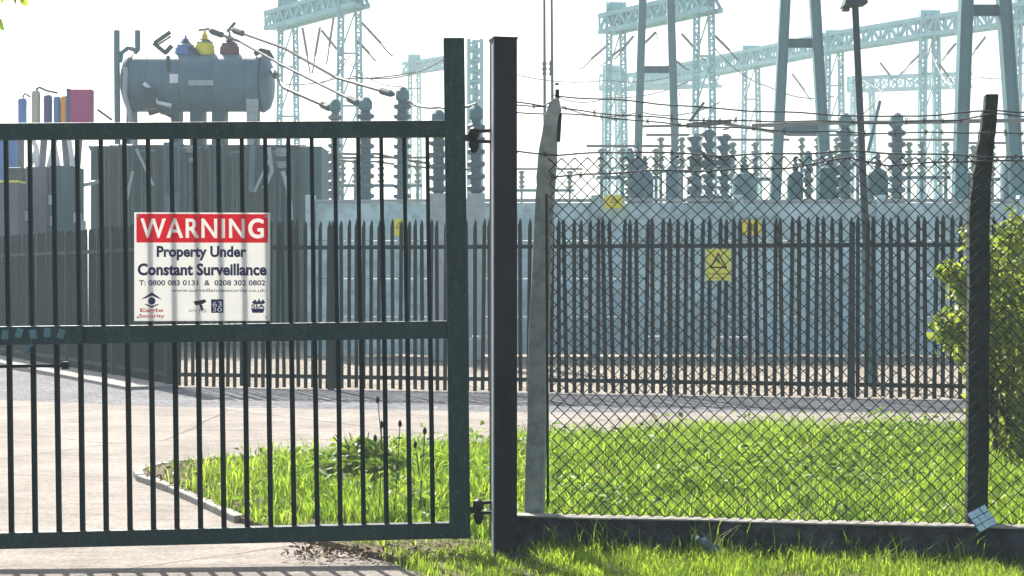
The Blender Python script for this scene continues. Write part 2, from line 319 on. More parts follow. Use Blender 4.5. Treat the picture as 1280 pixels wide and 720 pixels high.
# dry leaf litter and small clods by the gate post
r = np.random.default_rng(4); n = 750
u = r.random(n); x = -1.25 + 1.45 * u + r.normal(0, .05, n); y = 8.62 - .28 * u * r.random(n) + r.normal(0, .1, n)
cc = np.stack([x, y, .035 * np.ones(n) + r.random(n) * .025], 1); nn = r.normal(size=(n, 3)) * .5 + np.array([0, 0, 1])
n2 = 2600; x2 = r.uniform(-2.9, -1.3, n2); y2 = r.uniform(9.8, 13.3, n2); k2 = inpoly(x2, y2, bed) & (r.random(n2) < np.clip((-1.2 - x2) / 1.1, 0, 1)); c2_ = np.stack([x2[k2], y2[k2], np.full(k2.sum(), .055)], 1); cc = np.concatenate([cc, c2_]); n = len(cc); nn = r.normal(size=(n, 3)) * .5 + np.array([0, 0, 1])
V, f, tot, tint = leaves(n, cc, nn, r.uniform(.012, .05, n), M['dirt'], r)
tag(link('leaf_litter', npmesh('leaf_litter', V, f, tot, M['dirt'], tint)), 'brown dead leaves and dirt scattered below the gate hinge', 'leaf litter', kind='stuff')

# a leafy dock plant and the seed-head stalks beside it
t = empty('weed_clump', (-1.15, 11.6, .03), label='dark leafy weed clump growing beside the road kerb behind the gate bars', cat='weed')
n = 380; r = np.random.default_rng(9); ph = r.uniform(0, 6.28, n); rad = r.random(n) ** .6 * .38
cc = np.stack([np.cos(ph) * rad, np.sin(ph) * rad, .03 + .26 * (1 - rad / .45) * r.uniform(.3, 1, n) + .08], 1); nn = np.stack([np.cos(ph), np.sin(ph), np.full(n, 1.)], 1) + r.normal(0, .4, (n, 3))
V, f, tot, tint = leaves(n, cc, nn, r.uniform(.07, .16, n), M['weed'], r, .35, .5); link('foliage', npmesh('foliage', V, f, tot, M['weed'], tint), t)
mb = MB()
for i in range(9):
    a = i * .7; mb.tube([(0, 0, 0), (math.cos(a) * .1, math.sin(a) * .1, .2), (math.cos(a) * .22, math.sin(a) * .22, .36)], .004, 5)
mb.build('stem', M['stem'], t, local=True)
stl = [('tallest seed stalk, its dark head just over the road edge', 472, 500, 9.6), ('seed stalk with a big round dark head beside the tallest one', 477, 531, 9.4), ('straight seed stalk with a single dark head between two gate bars', 500, 530, 9.7), ('seed stalk with dark head nearest the gate hinge, halfway high', 531, 539, 9.5), ('lean short seed stalk with a pale brown head beside the kerb', 469, 548, 10.0), ('shortest seed stalk, its head just clearing the weeds', 519, 556, 9.8)]
for lb, px, py, Y in stl:
    top = at(px, py, Y); bx = top.x + random.uniform(-.06, .06); t = empty('seed_stalk', (bx, Y, .03), label=lb, cat='weed stalk', group='seed head stalks in the verge')
    mb = MB(); mb.tube([(bx, Y, .03), ((bx * 2 + top.x) / 3 + .01, Y + .01, top.z * .5), tuple(top)], .003, 5); mb.build('stalk', M['stem'], t)
    mb = MB(); mb.lathe(top, [(.003, -.022), (.010, -.014), (.013, 0), (.010, .014), (.003, .026)], 8); mb.build('seed_head', M['sblack'], t)

# ---------------------------------------------------------------- the gate
hx = at(575, 672, 8.5)
gate = empty('swing_gate', hx, (0, R(-.72), R(3.6)), 'dark green barred metal gate hung from the square steel post', 'gate')
def gbox(name, c, s, m=M['gate'], bev=.004, parent=gate):
    mb = MB(); mb.box(c, s); return mb.build(name, m, parent, local=True, bevel=bev)
GW = 3.55
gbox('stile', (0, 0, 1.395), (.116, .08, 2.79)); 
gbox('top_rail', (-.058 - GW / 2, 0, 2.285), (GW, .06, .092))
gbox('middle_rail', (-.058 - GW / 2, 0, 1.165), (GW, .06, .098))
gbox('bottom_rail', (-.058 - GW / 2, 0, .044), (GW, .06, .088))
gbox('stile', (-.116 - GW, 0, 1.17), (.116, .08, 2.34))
bm_ = MB(); bm_.box((0, 0, 0), (.026, .026, 1.068)); me_l = bm_.mesh('bar', M['bar'])
bm_ = MB(); bm_.box((0, 0, 0), (.022, .022, 1.026)); me_u = bm_.mesh('bar', M['bar'])
for i in range(27):
    xb = -.151 - i * .1283
    o = link('bar', me_l, gate); o.location = (xb, 0, .6015); o.rotation_euler = (0, R(random.uniform(-.15, .15)), 0)
    o = link('bar', me_u, gate); o.location = (xb - .004, 0, 1.7265)
o = gbox('bolt_housing', (-2.38, -.055, 1.170), (.66, .05, .098)); o['label'] = 'pitted slide bolt housing on the middle rail'
mb = MB()
for i in range(5): mb.box((-2.16 - i * .075, -.083, 1.175 + .008 * (i % 2)), (.035, .008, .05), (0, R(20 - 13 * (i % 3)), 0))
mb.build('scratched_patch', M['galv'], o, local=True)
mb = MB(); mb.tube([(-2.14, -.05, 1.0), (-3.3, -.05, 1.003)], .010, 6); mb.box((-2.15, -.03, 1.0), (.03, .05, .04)); mb.build('drop_rod', M['bar'], gate, local=True)
mb = MB(); mb.tube([(-2.32, -.06, 1.12), (-2.33, -.10, 1.11), (-2.36, -.11, 1.06)], .010, 8); mb.build('bolt_handle', M['galv'], gate, local=True)
for z in (2.235, .155):
    h = MB(); h.box((.068, 0, z), (.045, .03, .035)); h.lathe((.105, 0, z - .05), [(.006, -.035), (.016, -.03), (.026, 0), (.03, .02), (.014, .04), (.03, .055), (.032, .08), (.022, .1), (.006, .11)], 10)
    h.bar((.10, 0, z + .035), (.20, .01, z + .04), .02, .018); h.bar((.10, 0, z - .018), (.20, .01, z - .022), .02, .018)
    h.build('hinge', M['hinge'], gate, local=True)
# gate post (turned so that its left face just shows)
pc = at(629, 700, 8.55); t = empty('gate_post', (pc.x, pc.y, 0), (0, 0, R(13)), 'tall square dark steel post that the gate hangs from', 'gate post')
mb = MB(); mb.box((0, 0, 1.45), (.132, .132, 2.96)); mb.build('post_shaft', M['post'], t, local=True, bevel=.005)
mb = MB(); mb.box((-.0695, -.046, 1.45), (.007, .034, 2.9)); mb.build('lit_edge_strip', M['gpipe'], t, local=True)  # pale strip added so the post's left face shows a sunlit edge
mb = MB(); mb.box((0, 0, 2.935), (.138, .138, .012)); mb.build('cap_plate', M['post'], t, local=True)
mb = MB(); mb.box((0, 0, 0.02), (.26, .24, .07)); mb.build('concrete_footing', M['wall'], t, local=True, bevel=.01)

# warning sign, standing just proud of the bars
sgn = empty('warning_sign', hx, (0, R(-.72 + .75), R(3.6)), 'white sign with red WARNING band fixed to the gate bars', 'sign')
# local frame: x to the right along the gate, z up from the gate's foot
s0, s1, z0, z1 = -1.7925, -1.0515, 1.214, 1.812
YS = -.03
mb = MB(); mb.box(((s0 + s1) / 2, YS, (z0 + z1) / 2), (s1 - s0, .004, z1 - z0)); mb.build('board', M['board'], sgn, local=True)
def text(s, cx, cz, wd, ht, m, parent, y=YS - .0032, name='lettering', bold=0, ext=.0006):
    cu = bpy.data.curves.new('t', 'FONT'); cu.body = s; cu.size = 1; cu.align_x = 'CENTER'; cu.align_y = 'CENTER'; cu.offset = bold; cu.extrude = 0; cu.resolution_u = 3
    to = bpy.data.objects.new('t', cu); C.objects.link(to); dg = bpy.context.evaluated_depsgraph_get(); dg.update()
    me = bpy.data.meshes.new_from_object(to.evaluated_get(dg)); bpy.data.objects.remove(to); bpy.data.curves.remove(cu)
    co = np.zeros(len(me.vertices) * 3); me.vertices.foreach_get('co', co); co = co.reshape(-1, 3)
    mn, mx_ = co.min(0), co.max(0); c = (mn + mx_) / 2; s_ = (mx_ - mn)
    new = np.zeros_like(co); new[:, 0] = cx + (co[:, 0] - c[0]) / s_[0] * wd; new[:, 2] = cz + (co[:, 1] - c[1]) / s_[1] * ht; new[:, 1] = y
    me.vertices.foreach_set('co', new.ravel()); me.materials.clear(); me.materials.append(m); me.update()
    return link(name, me, parent)
cx = (s0 + s1) / 2; W_, H_ = s1 - s0, z1 - z0
for xx in (s0 + .02, s1 - .02):
    for zz_ in (z0 + .02, z1 - .02): mb = MB(); mb.lathe((xx, YS - .009, zz_), [(.005, 0), (.007, .002), (.007, .006)], 8, 'y'); mb.build('screw', M['gpipe'], sgn, local=True)
def sx(f): return s0 + f * W_
def sz(f): return z1 - f * H_
def cutband(s, x0, x1, z0_, z1_, wd, ht, m, parent, y, bold):
    cu = bpy.data.curves.new('t', 'FONT'); cu.body = s; cu.size = 1; cu.offset = bold; cu.fill_mode = 'NONE'; cu.resolution_u = 4; cu.space_character = 1.16
    to = bpy.data.objects.new('t', cu); C.objects.link(to); dg = bpy.context.evaluated_depsgraph_get(); dg.update()
    me = bpy.data.meshes.new_from_object(to.evaluated_get(dg)); bpy.data.objects.remove(to); bpy.data.curves.remove(cu)
    co = [v.co.copy() for v in me.vertices]; adj = {}
    for e in me.edges: a, b = e.vertices; adj.setdefault(a, []).append(b); adj.setdefault(b, []).append(a)
    bpy.data.meshes.remove(me)
    mnx, mxx = min(c.x for c in co), max(c.x for c in co); mny, mxy = min(c.y for c in co), max(c.y for c in co)
    cxx, czz = (x0 + x1) / 2, (z0_ + z1_) / 2
    tr_ = lambda c: ((c.x - (mnx + mxx) / 2) / (mxx - mnx) * wd, (c.y - (mny + mxy) / 2) / (mxy - mny) * ht)
    seen = set(); loops = []
    for st in adj:
        if st in seen: continue
        lp_ = [st]; seen.add(st); cur = st
        while True:
            nx = [q for q in adj[cur] if q not in seen]
            if not nx: break
            cur = nx[0]; seen.add(cur); lp_.append(cur)
        if len(lp_) > 2: loops.append([tr_(co[i]) for i in lp_])
    grown = []
    for L in loops:
        A_ = np.array(L); hole = sum(bool(inpoly(A_[:1, 0], A_[:1, 1], K)[0]) for K in loops if K is not L) % 2
        area = .5 * np.sum(A_[:, 0] * np.roll(A_[:, 1], -1) - np.roll(A_[:, 0], -1) * A_[:, 1]); sg_ = (1 if area > 0 else -1) * (-1 if hole else 1)
        e1 = A_ - np.roll(A_, 1, 0); e2 = np.roll(A_, -1, 0) - A_; n1 = np.stack([e1[:, 1], -e1[:, 0]], 1); n2 = np.stack([e2[:, 1], -e2[:, 0]], 1)
        n1 /= np.linalg.norm(n1, axis=1)[:, None] + 1e-12; n2 /= np.linalg.norm(n2, axis=1)[:, None] + 1e-12; nn_ = n1 + n2; nn_ /= np.maximum(np.linalg.norm(nn_, axis=1)[:, None], .6)
        grown.append([tuple(q) for q in A_ + nn_ * sg_ * (.0022 if hole else .0045) * np.array([1.0, .8])])
    loops = grown
    a, b = (x1 - x0) / 2, (z1_ - z0_) / 2; loops.append([(-a, -b), (a, -b), (a, b), (-a, b)])
    c2 = bpy.data.curves.new('b', 'CURVE'); c2.dimensions = '2D'; c2.fill_mode = 'BOTH'
    for L in loops:
        sp = c2.splines.new('POLY'); sp.points.add(len(L) - 1); sp.use_cyclic_u = True
        for i, (u, v) in enumerate(L): sp.points[i].co = (u, v, 0, 1)
    to = bpy.data.objects.new('b', c2); C.objects.link(to); dg = bpy.context.evaluated_depsgraph_get(); dg.update()
    me = bpy.data.meshes.new_from_object(to.evaluated_get(dg)); bpy.data.objects.remove(to); bpy.data.curves.remove(c2)
    for v in me.vertices: v.co = (cxx + v.co.x, y, czz + v.co.y)
    me.materials.clear(); me.materials.append(m); me.name = 'red_band'; print('BAND', len(me.polygons), len(loops))
    return link('red_band', me, parent)
cutband('WARNING', s0 + .012, s1 - .012, z1 - .166, z1 - .008, (s1 - s0) * .90, .104, M['sred'], sgn, YS - .0032, 0)
text('Property Under', sx(.495), sz(.375), W_ * .66, .080, M['snavy'], sgn, bold=.038)
text('Constant Surveillance', sx(.50), sz(.525), W_ * .95, .068, M['snavy'], sgn, bold=.038)
text('T: 0800 083 0131  &  0208 302 0802', sx(.5), sz(.648), W_ * .93, .030, M['snavy'], sgn, bold=.02)
text('www.surveillancesecurity.co.uk', sx(.62), sz(.722), W_ * .69, .024, M['snavy'], sgn, bold=.006)
mb = MB()                                               # eye logo: roof-like brow, eyeball
def poly(pp, y=YS - .0034): mb.add([(sx(a), y, sz(b)) for a, b in pp], [tuple(range(len(pp)))])
poly([(.05, .80), (.13, .735), (.205, .80), (.175, .79), (.13, .765), (.085, .79)])
poly([(.13 + .028 * math.cos(a * .785), .815 + .034 * math.sin(a * .785)) for a in range(8)])
poly([(.08, .84), (.13, .862), (.18, .84), (.18, .85), (.13, .878), (.08, .85)])
mb.build('eye_logo', M['snavy'], sgn, local=True)
text('Eagle', sx(.13), sz(.905), W_ * .17, .026, M['spink'], sgn, bold=.02)
text('Security', sx(.13), sz(.957), W_ * .19, .026, M['spink'], sgn, bold=.02)
mb = MB(); poly([(.435, .82), (.52, .80), (.53, .825), (.49, .85), (.45, .855)]); poly([(.48, .85), (.50, .85), (.51, .90), (.49, .90)]); mb.build('camera_logo', M['sblack'], sgn, local=True)
text('ACPO', sx(.43), sz(.905), W_ * .06, .014, M['snavy'], sgn); text('NSI', sx(.505), sz(.905), W_ * .05, .02, M['snavy'], sgn)
mb = MB(); poly([(.565, .80), (.655, .80), (.655, .925), (.565, .925)]); mb.build('shield_logo', M['snavy'], sgn, local=True)
text('63', sx(.61), sz(.845), .05, .03, M['swhite'], sgn, y=YS - .0045); text('30', sx(.61), sz(.895), .05, .022, M['swhite'], sgn, y=YS - .0045)
mb = MB(); poly([(.865, .83), (.89, .80), (.905, .825), (.92, .79), (.93, .825), (.95, .80), (.965, .83), (.95, .845), (.88, .845)]); poly([(.86, .885), (.96, .885), (.95, .925), (.87, .925)]); mb.build('crown_logo', M['snavy'], sgn, local=True)
text('SIA', sx(.912), sz(.865), .075, .022, M['snavy'], sgn, bold=.03)

# ---------------------------------------------------------------- low wall and chain link fence
d = (wallB - wallA); wall = empty('low_wall', wallA, (0, 0, math.atan2(d.y, d.x)), 'low dark concrete wall along the foot of the chain link fence', 'wall')
LW = d.length; nseg = 44; prof = []
mb = MB(); rr = random.Random(3)
rings = []
for i in range(nseg + 1):
    x = LW * i / nseg; j = lambda a: rr.uniform(-a, a)
    ring = [(x, -.10 + j(.006), -.1), (x, -.10 + j(.008), .10 + j(.01)), (x, -.095 + j(.006), .222 + j(.006)), (x, -.075, .236 + j(.004)), (x, .02, .238 + j(.004)), (x, .03, .22), (x, .03, -.1)]
    rings.append(ring)
base = 0
for ring in rings: mb.v += ring
k7 = 7
for i in range(nseg):
    for k in range(k7 - 1): mb.f.append((i * k7 + k + 1, i * k7 + k, (i + 1) * k7 + k, (i + 1) * k7 + k + 1))
mb.f.append(tuple(range(k7))); mb.f.append(tuple(nseg * k7 + k for k in reversed(range(k7))))
mb.build('wall_body', M['wall'], wall, local=True)
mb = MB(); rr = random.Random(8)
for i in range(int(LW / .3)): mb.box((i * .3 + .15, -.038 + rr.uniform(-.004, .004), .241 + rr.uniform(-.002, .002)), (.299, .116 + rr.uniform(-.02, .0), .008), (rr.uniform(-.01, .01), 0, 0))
mb.build('sunlit_top_strip', M['kerb'], wall, local=True)  # paler strip added along the wall top, its sunlit tone painted in

fence = empty('chain_link_fence', (wallA.x, wallA.y, .23), (0, 0, math.atan2(d.y, d.x)), 'chain link fence with barbed wire on concrete posts along the low wall', 'fence')
ud = d.normalized(); fl = lambda v: Vector(((Vector(v) - Vector((wallA.x, wallA.y, 0))).dot(ud), (Vector(v) - Vector((wallA.x, wallA.y, 0))).dot(Vector((-ud.y, ud.x, 0))), v[2] - .23))
def atf(px, py):                                   # pixel to fence-local point in the fence's plane
    # ray from the camera (0,0,1.6) meets the vertical plane through wallA, wallB
    k = (px - 640) / F; nx, ny = -ud.y, ud.x
    Y = (wallA.x * nx + wallA.y * ny) / (k * nx + ny); p = at(px, py, Y); q = fl(p); return q
def loft(mb, secs):          # secs: (x, y, z, halfw, halfd)
    k = len(mb.v)
    for x, y, z, a, b in secs: mb.v += [(x - a, y - b, z), (x + a, y - b, z), (x + a, y + b, z), (x - a, y + b, z)]
    n = len(secs)
    for i in range(n - 1):
        for q in range(4): q2 = (q + 1) % 4; mb.f.append((k + i * 4 + q, k + i * 4 + q2, k + i * 4 + 4 + q2, k + i * 4 + 4 + q))
    mb.f.append((k + 3, k + 2, k + 1, k)); mb.f.append(tuple(k + (n - 1) * 4 + q for q in range(4)))
def cpost(cl, m, label, spike):
    mb = MB(); secs = []; rr = random.Random(len(label))
    n = 26
    for i in range(n + 1):
        s = i / n * (len(cl) - 1); a = min(int(s), len(cl) - 2); t = s - a
        px = cl[a][0] * (1 - t) + cl[a + 1][0] * t; py = cl[a][1] * (1 - t) + cl[a + 1][1] * t; hw = (cl[a][2] * (1 - t) + cl[a + 1][2] * t)
        q = atf(px, py); y = .02 + (cl[a][3] * (1 - t) + cl[a + 1][3] * t)
        secs.append((q.x + rr.uniform(-.003, .003), y, q.z, hw + rr.uniform(-.003, .002), .052 * (.6 + .4 * hw / .056)))
    secs[0] = (secs[0][0], secs[0][1], -.02, secs[0][3], secs[0][4])
    loft(mb, secs); o = mb.build('post', m, fence, local=True, bevel=.006); o['label'] = label
    if spike:
        p = atf(691, 150); q = atf(697, 112); mb = MB(); mb.bar((p.x + .02, .0, p.z), (q.x, -.01, q.z), .022, .014); mb.box((q.x - .002, -.015, q.z + .03), (.02, .012, .012)); mb.build('iron_stub', M['hinge'], o, local=True)
        p = atf(699, 178); q = atf(701, 142); mb = MB(); mb.bar((p.x, -.035, p.z), (q.x, -.03, q.z), .02, .012); mb.build('wire_bracket', M['hinge'], o, local=True)
    return o
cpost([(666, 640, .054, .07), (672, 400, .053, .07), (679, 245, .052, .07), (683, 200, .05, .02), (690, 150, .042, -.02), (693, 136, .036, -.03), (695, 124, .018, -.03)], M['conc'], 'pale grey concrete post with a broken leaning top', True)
cpost([(1224, 645, .056, .07), (1226, 400, .056, .07), (1226, 262, .056, .07), (1231, 200, .045, .045), (1236, 160, .04, .03), (1240, 118, .034, .0)], M['concshade'], 'dark mossy concrete post with a cranked top', False)
cpost([(1790, 650, .056, .07), (1792, 262, .056, .07), (1800, 180, .044, .03), (1808, 125, .034, .0)], M['concshade'], 'dark mossy concrete post beyond the bush', False)
mb = MB(); mb.box((atf(685.5, 500).x, -.02, .03 + .92), (.014, .012, 1.78)); o = mb.build('tension_bar', M['hinge'], fence, local=True); o.rotation_euler = (0, R(-.25), 0)
# the wire mesh: each strand a zigzag, its bends hooked over the next strand's
dm = .0362; zt = atf(700, 196).z; zb = .012; nz = int((zt - zb) / dm); x_0 = atf(688, 500).x; x_e = 5.9
mb = MB(); nst = int((x_e - x_0) / dm)
def warp(x, z): return .010 * math.sin(x * 3.1 + z * 1.7) + .006 * math.sin(x * 7 - z * 4), .012 * math.sin(x * 2.2 + 1 + z * 2.5), .012 * math.sin(x * 1.9) * z / 2 
for k in range(nst):
    pp = []
    for j in range(nz + 1):
        right = (j + k) % 2
        x = x_0 + (k + right) * dm + (.003 if right else -.003) * 0; z = zb + j * dm
        a, b, c = warp(x, z); pp.append((x + a, b * .6 - .012 + (.004 if right else -.004), z + c))
    mb.tube(pp, .0039, 4, cap=False)
mb.build('wire_mesh', M['wire'], fence, local=True)
# plain line wires and barbed strands
def barbed(pts, name, m, rad=.0042, step=.09, parent=fence, barbs=True):
    out = []; L = 0
    for a, b in zip(pts[:-1], pts[1:]):
        q0 = atf(*a); q1 = atf(*b); n = max(2, int((q1 - q0).length / .08))
        for i in range(n): out.append(q0.lerp(q1, i / n))
    out.append(atf(*pts[-1])); mb = MB()
    out = [Vector((p.x, -.03 + .006 * math.sin(p.x * 9), p.z + .004 * math.sin(p.x * 13 + len(pts)))) for p in out]
    mb.tube(out, rad, 5)
    o = mb.build(name, m, parent, local=True)
    if barbs:
        mb = MB(); acc = .04
        for a, b in zip(out[:-1], out[1:]):
            s = (b - a).length; acc += s
            if acc > step:
                acc = random.uniform(-.02, .02); rx = random.uniform(0, 3)
                for sg in (1, -1):
                    dz = Vector((.35 * sg, math.cos(rx), math.sin(rx))).normalized() * .022; mb.bar(a - dz, a + dz, .0036)
        tag(mb.build('barbs', m, o, local=True), kind='stuff')
    return o
barbed([(646, 128), (680, 134), (700, 121), (800, 128), (900, 137), (1000, 142), (1100, 147), (1170, 144), (1245, 139), (1400, 146), (1600, 152), (1800, 130)], 'barbed_wire', M['barb'], .0045, barbs=False)
barbed([(646, 131), (690, 135), (780, 145), (900, 152), (1000, 152), (1110, 154), (1200, 150), (1240, 143), (1400, 158), (1800, 148)], 'barbed_wire', M['barb'])
barbed([(646, 141), (700, 143), (770, 148), (850, 157), (960, 163), (1080, 167), (1235, 166), (1400, 176), (1800, 165)], 'barbed_wire', M['barb'])
barbed([(646, 190), (700, 194), (800, 190), (900, 195), (1060, 190), (1230, 196), (1500, 200), (1790, 200)], 'line_wire', M['barb'], .005, .12)
barbed([(690, 222), (800, 214), (870, 214), (985, 210), (1060, 198), (1110, 207), (1225, 201), (1500, 208), (1790, 205)], 'line_wire', M['barb'], .005, .12)
# litter on and by the wall
p = at(1228, 648, 8.22); t = empty('blue_wrapper', p, (R(62), R(0), R(0)), 'pale blue chequered wrapper caught on the wall top below the dark post', 'litter')
mb = MB()
for i in range(3):
    for j in range(3):
        mb.box(((i - 1) * .040, (j - 1) * .040, .004 * math.sin(i * 2 + j)), (.035, .035, .006), (.1 * (i - 1), .12 * (j - 1), 0))
mb.v = [tuple(Euler((0, 0, R(28))).to_matrix() @ Vector(v)) for v in mb.v]
mb.build('printed_square', M['bluetile'], t, local=True)
mb = MB(); mb.box((0, 0, -.006), (.118, .118, .003), (0, 0, R(28))); mb.build('backing', M['navyp'], t, local=True)
p = at(888, 684, 8.3); t = empty('crushed_bottle', p, (R(8), R(35), R(20)), 'crushed clear plastic bottle lying in the grass against the wall', 'litter')
mb = MB(); mb.lathe((0, 0, 0), [(.012, -.085), (.014, -.07), (.026, -.05), (.03, -.02), (.022, .0), (.031, .02), (.028, .05), (.033, .07), (.02, .078)], 9, 'x'); mb.build('bottle_body', M['glass'], t, local=True)
mb = MB(); mb.lathe((0, 0, 0), [(.014, -.1), (.014, -.084)], 9, 'x'); mb.build('bottle_cap', M['glass'], t, local=True)

# ---------------------------------------------------------------- palisade fence
pf = empty('palisade_fence', corner, label='dark steel palisade fence with pointed pales beyond the road', cat='fence')
hw = [(-.027, .004), (-.015, .028), (0, .0), (.015, .028), (.027, .004)]; ht = [2.30, 2.375, 2.41, 2.375, 2.30]
mb = MB(); vs = []; th_ = .005
for (x, y), h in zip(hw, ht): vs += [(x, y - th_, .03), (x, y, .03), (x, y, h), (x, y - th_, h)]
fs = []
for i in range(4):
    a = i * 4; b = a + 4
    fs += [(a, b, b + 3, a + 3), (b + 1, a + 1, a + 2, b + 2), (a + 3, b + 3, b + 2, a + 2), (b, a, a + 1, b + 1)]
fs += [(0, 3, 2, 1), (16, 17, 18, 19)]
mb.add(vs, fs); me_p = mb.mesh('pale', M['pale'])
def palerun(a, b, pitch, skip0=0):
    d = b - a; L = d.length; u = d / L; ang = math.atan2(u.y, u.x); n = int(L / pitch)
    for i in range(skip0, n + 1):
        o = link('pale', me_p, pf); o.location = a + u * (i * pitch) - corner + Vector((0, 0, random.uniform(-.02, .01))); o.rotation_euler = (R(random.uniform(-.5, .5)), R(random.gauss(0, .5)), ang + R(random.uniform(-6, 6)))
    nr = Vector((-u.y, u.x, 0)) * .045
    nseg = max(1, round(L / 2.41))
    for z in (2.015, .185):
        for k in range(nseg):
            p, q = a + u * (L * k / nseg + .04), a + u * (L * (k + 1) / nseg - .04); mb = MB(); mb.bar(p + nr + Vector((0, 0, z)), q + nr + Vector((0, 0, z)), .05, .055); mb.build('rail', M['pale'], pf)
    for k in range(nseg + 1):
        p = a + u * (L * k / nseg) + nr * 1.1; mb = MB(); mb.box((p.x, p.y, 1.15), (.06, .10, 2.34), (0, 0, ang)); mb.build('post', M['pale'], pf)
palerun(corner, f_end, .1075)
palerun(corner, l_end, .1075, 1)
# danger notice on the palisade
def danger(name, px, py, Y, wd, ht, label, m, words=True):
    p = at(px, py, Y); t = empty(name, p, label=label, cat='sign')
    mb = MB(); mb.box((0, 0, 0), (wd, .006, ht)); mb.build('plate', m, t, local=True)
    mb = MB(); s = min(wd, ht * .75) * .38; yy = -.0045; cz = ht * .12
    def P(pp, y=yy): mb.add([(a, y, b) for a, b in pp], [tuple(range(len(pp)))])
    o_ = [(-s, cz - s * .8), (s, cz - s * .8), (0, cz + s)]; i_ = [(-s * .70, cz - s * .62), (s * .70, cz - s * .62), (0, cz + s * .62)]
    for k in range(3): P([o_[k], o_[(k + 1) % 3], i_[(k + 1) % 3], i_[k]])
    P([(.12 * s, cz + .45 * s), (-.2 * s, cz - .12 * s), (.02 * s, cz - .10 * s), (-.1 * s, cz - .55 * s), (.22 * s, cz + .05 * s), (.02 * s, cz + .05 * s)])
    mb.build('hazard_triangle', M['sblack'], t, local=True)
    if words:
        text('Danger of death', 0, -ht * .29, wd * .86, ht * .10, M['sblack'], t, y=yy); text('Keep off', 0, -ht * .42, wd * .5, ht * .08, M['sblack'], t, y=yy)
    return t
danger('danger_sign', 898, 331, 20.22, .33, .42, 'yellow danger notice with black triangle wired to the palisade pales', M['yelpale'])

# ---------------------------------------------------------------- precast wall in the yard
bw = empty('yard_wall', (-4.1, 31, 0), label='long pale precast concrete wall in the yard beyond the palisade', cat='wall')
x = -4.1; i = 0
while x < 19:
    L = 2.9; mb = MB()
    for r_ in range(4):
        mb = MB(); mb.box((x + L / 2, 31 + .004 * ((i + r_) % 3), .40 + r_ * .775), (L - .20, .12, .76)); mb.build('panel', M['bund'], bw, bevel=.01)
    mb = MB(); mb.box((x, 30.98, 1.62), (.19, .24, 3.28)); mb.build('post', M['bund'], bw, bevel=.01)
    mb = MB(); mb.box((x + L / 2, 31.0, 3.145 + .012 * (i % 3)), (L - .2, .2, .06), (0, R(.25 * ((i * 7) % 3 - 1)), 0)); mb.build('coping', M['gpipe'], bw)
    x += L; i += 1
def pipe_stand(px0, px1, py, Y, lb):
    a, b = at(px0, py, Y), at(px1, py, Y); t = empty('pipe_barrier', (a.x, Y, 0), label=lb, cat='barrier', group='low pipe barriers in the yard')
    mb = MB(); mb.tube([a, b], .05, 8); mb.build('rail', M['gpipe'], t)
    for p in (a, b): mb = MB(); mb.tube([(p.x, p.y, 0), (p.x, p.y, p.z)], .045, 8); mb.build('leg', M['gpipe'], t)
pipe_stand(590, 618, 423, 27, 'low pale pipe barrier seen past the side of the gate stile')
pipe_stand(806, 826, 423, 27, 'short pale pipe barrier left of a palisade post')
pipe_stand(895, 940, 424, 27, 'low pale pipe barrier below the yellow danger notice')
danger('hazard_sign', 767, 252, 30.8, .34, .26, 'small yellow hazard plate on top of the precast wall', M['yellow'], False)
danger('hazard_sign', 938, 284, 30.8, .42, .30, 'yellow hazard plate on the precast wall behind the pales', M['yellow'], False)
danger('hazard_sign', 499, 284, 30.8, .20, .34, 'narrow yellow hazard plate below an insulator behind the gate bars', M['yellow'], False)

# ---------------------------------------------------------------- transformer
YT = 36.0; k_ = YT / F
tr = empty('power_transformer', (at(260, 346, YT).x, YT, 0), label='big grey green power transformer with finned radiators and a round oil tank on top', cat='transformer')
def T(px, py, dy=0): return at(px, py, YT + dy)
def tbox(name, x0, y0, x1, y1, dy0, dy1, m, bev=.02, parent=tr):
    a, b = T(x0, y0), T(x1, y1); mb = MB(); mb.box(((a.x + b.x) / 2, YT + (dy0 + dy1) / 2, (a.z + b.z) / 2), (abs(b.x - a.x), dy1 - dy0, abs(a.z - b.z))); return mb.build(name, m, parent, bevel=bev)
tbox('main_tank', 100, 182, 372, 428, .9, 3.2, M['rad'])
tbox('tank_lid', 98, 177, 376, 182, .85, 3.25, M['dkst'])
tbox('plinth', 60, 428, 410, 431, .3, 3.6, M['kerb'])
tbox('cooler_cabinet', 370, 180, 398, 428, .6, 2.6, M['rad'])
# conservator tank
k_ = (YT + 1.6) / F; c = T(248, 104, 1.6); rt = 36 * k_; Lh = 94 * k_
mb = MB(); mb.lathe((c.x, YT + 1.6, c.z), [(rt * .25, -Lh), (rt * .62, -Lh + .03), (rt * .88, -Lh + .10), (rt, -Lh + .22), (rt, Lh - .22), (rt * .88, Lh - .10), (rt * .62, Lh - .03), (rt * .25, Lh)], 28, 'x')
tank = mb.build('oil_tank', M['tank'], tr, smooth=True)
tank['label'] = 'round horizontal oil tank, blue grey'
mb = MB(); mb.lathe((c.x, YT + 1.6, c.z), [(rt + .03, -Lh + .24), (rt + .03, -Lh + .30)], 28, 'x'); mb.lathe((c.x, YT + 1.6, c.z), [(rt + .02, Lh - .28), (rt + .02, Lh - .24)], 28, 'x'); mb.build('tank_flange', M['dkst'], tank)
mb = MB(); q = T(252, 104, .95); mb.box((q.x, YT + 1.6 - rt - .02, q.z), (.60, .05, .13), (R(0), 0, 0)); mb.build('name_plate', M['gpipe'], tank)
for px, w_ in ((165, 8), (222, 9), (248, 16), (275, 16), (318, 10)):
    a = T(px, 128, 1.6); b = T(px, 190, 1.6); mb = MB(); mb.box((a.x, YT + 1.6, (a.z + b.z) / 2), (w_ * k_, .5, a.z - b.z)); mb.build('tank_support', M['rad'], tr)
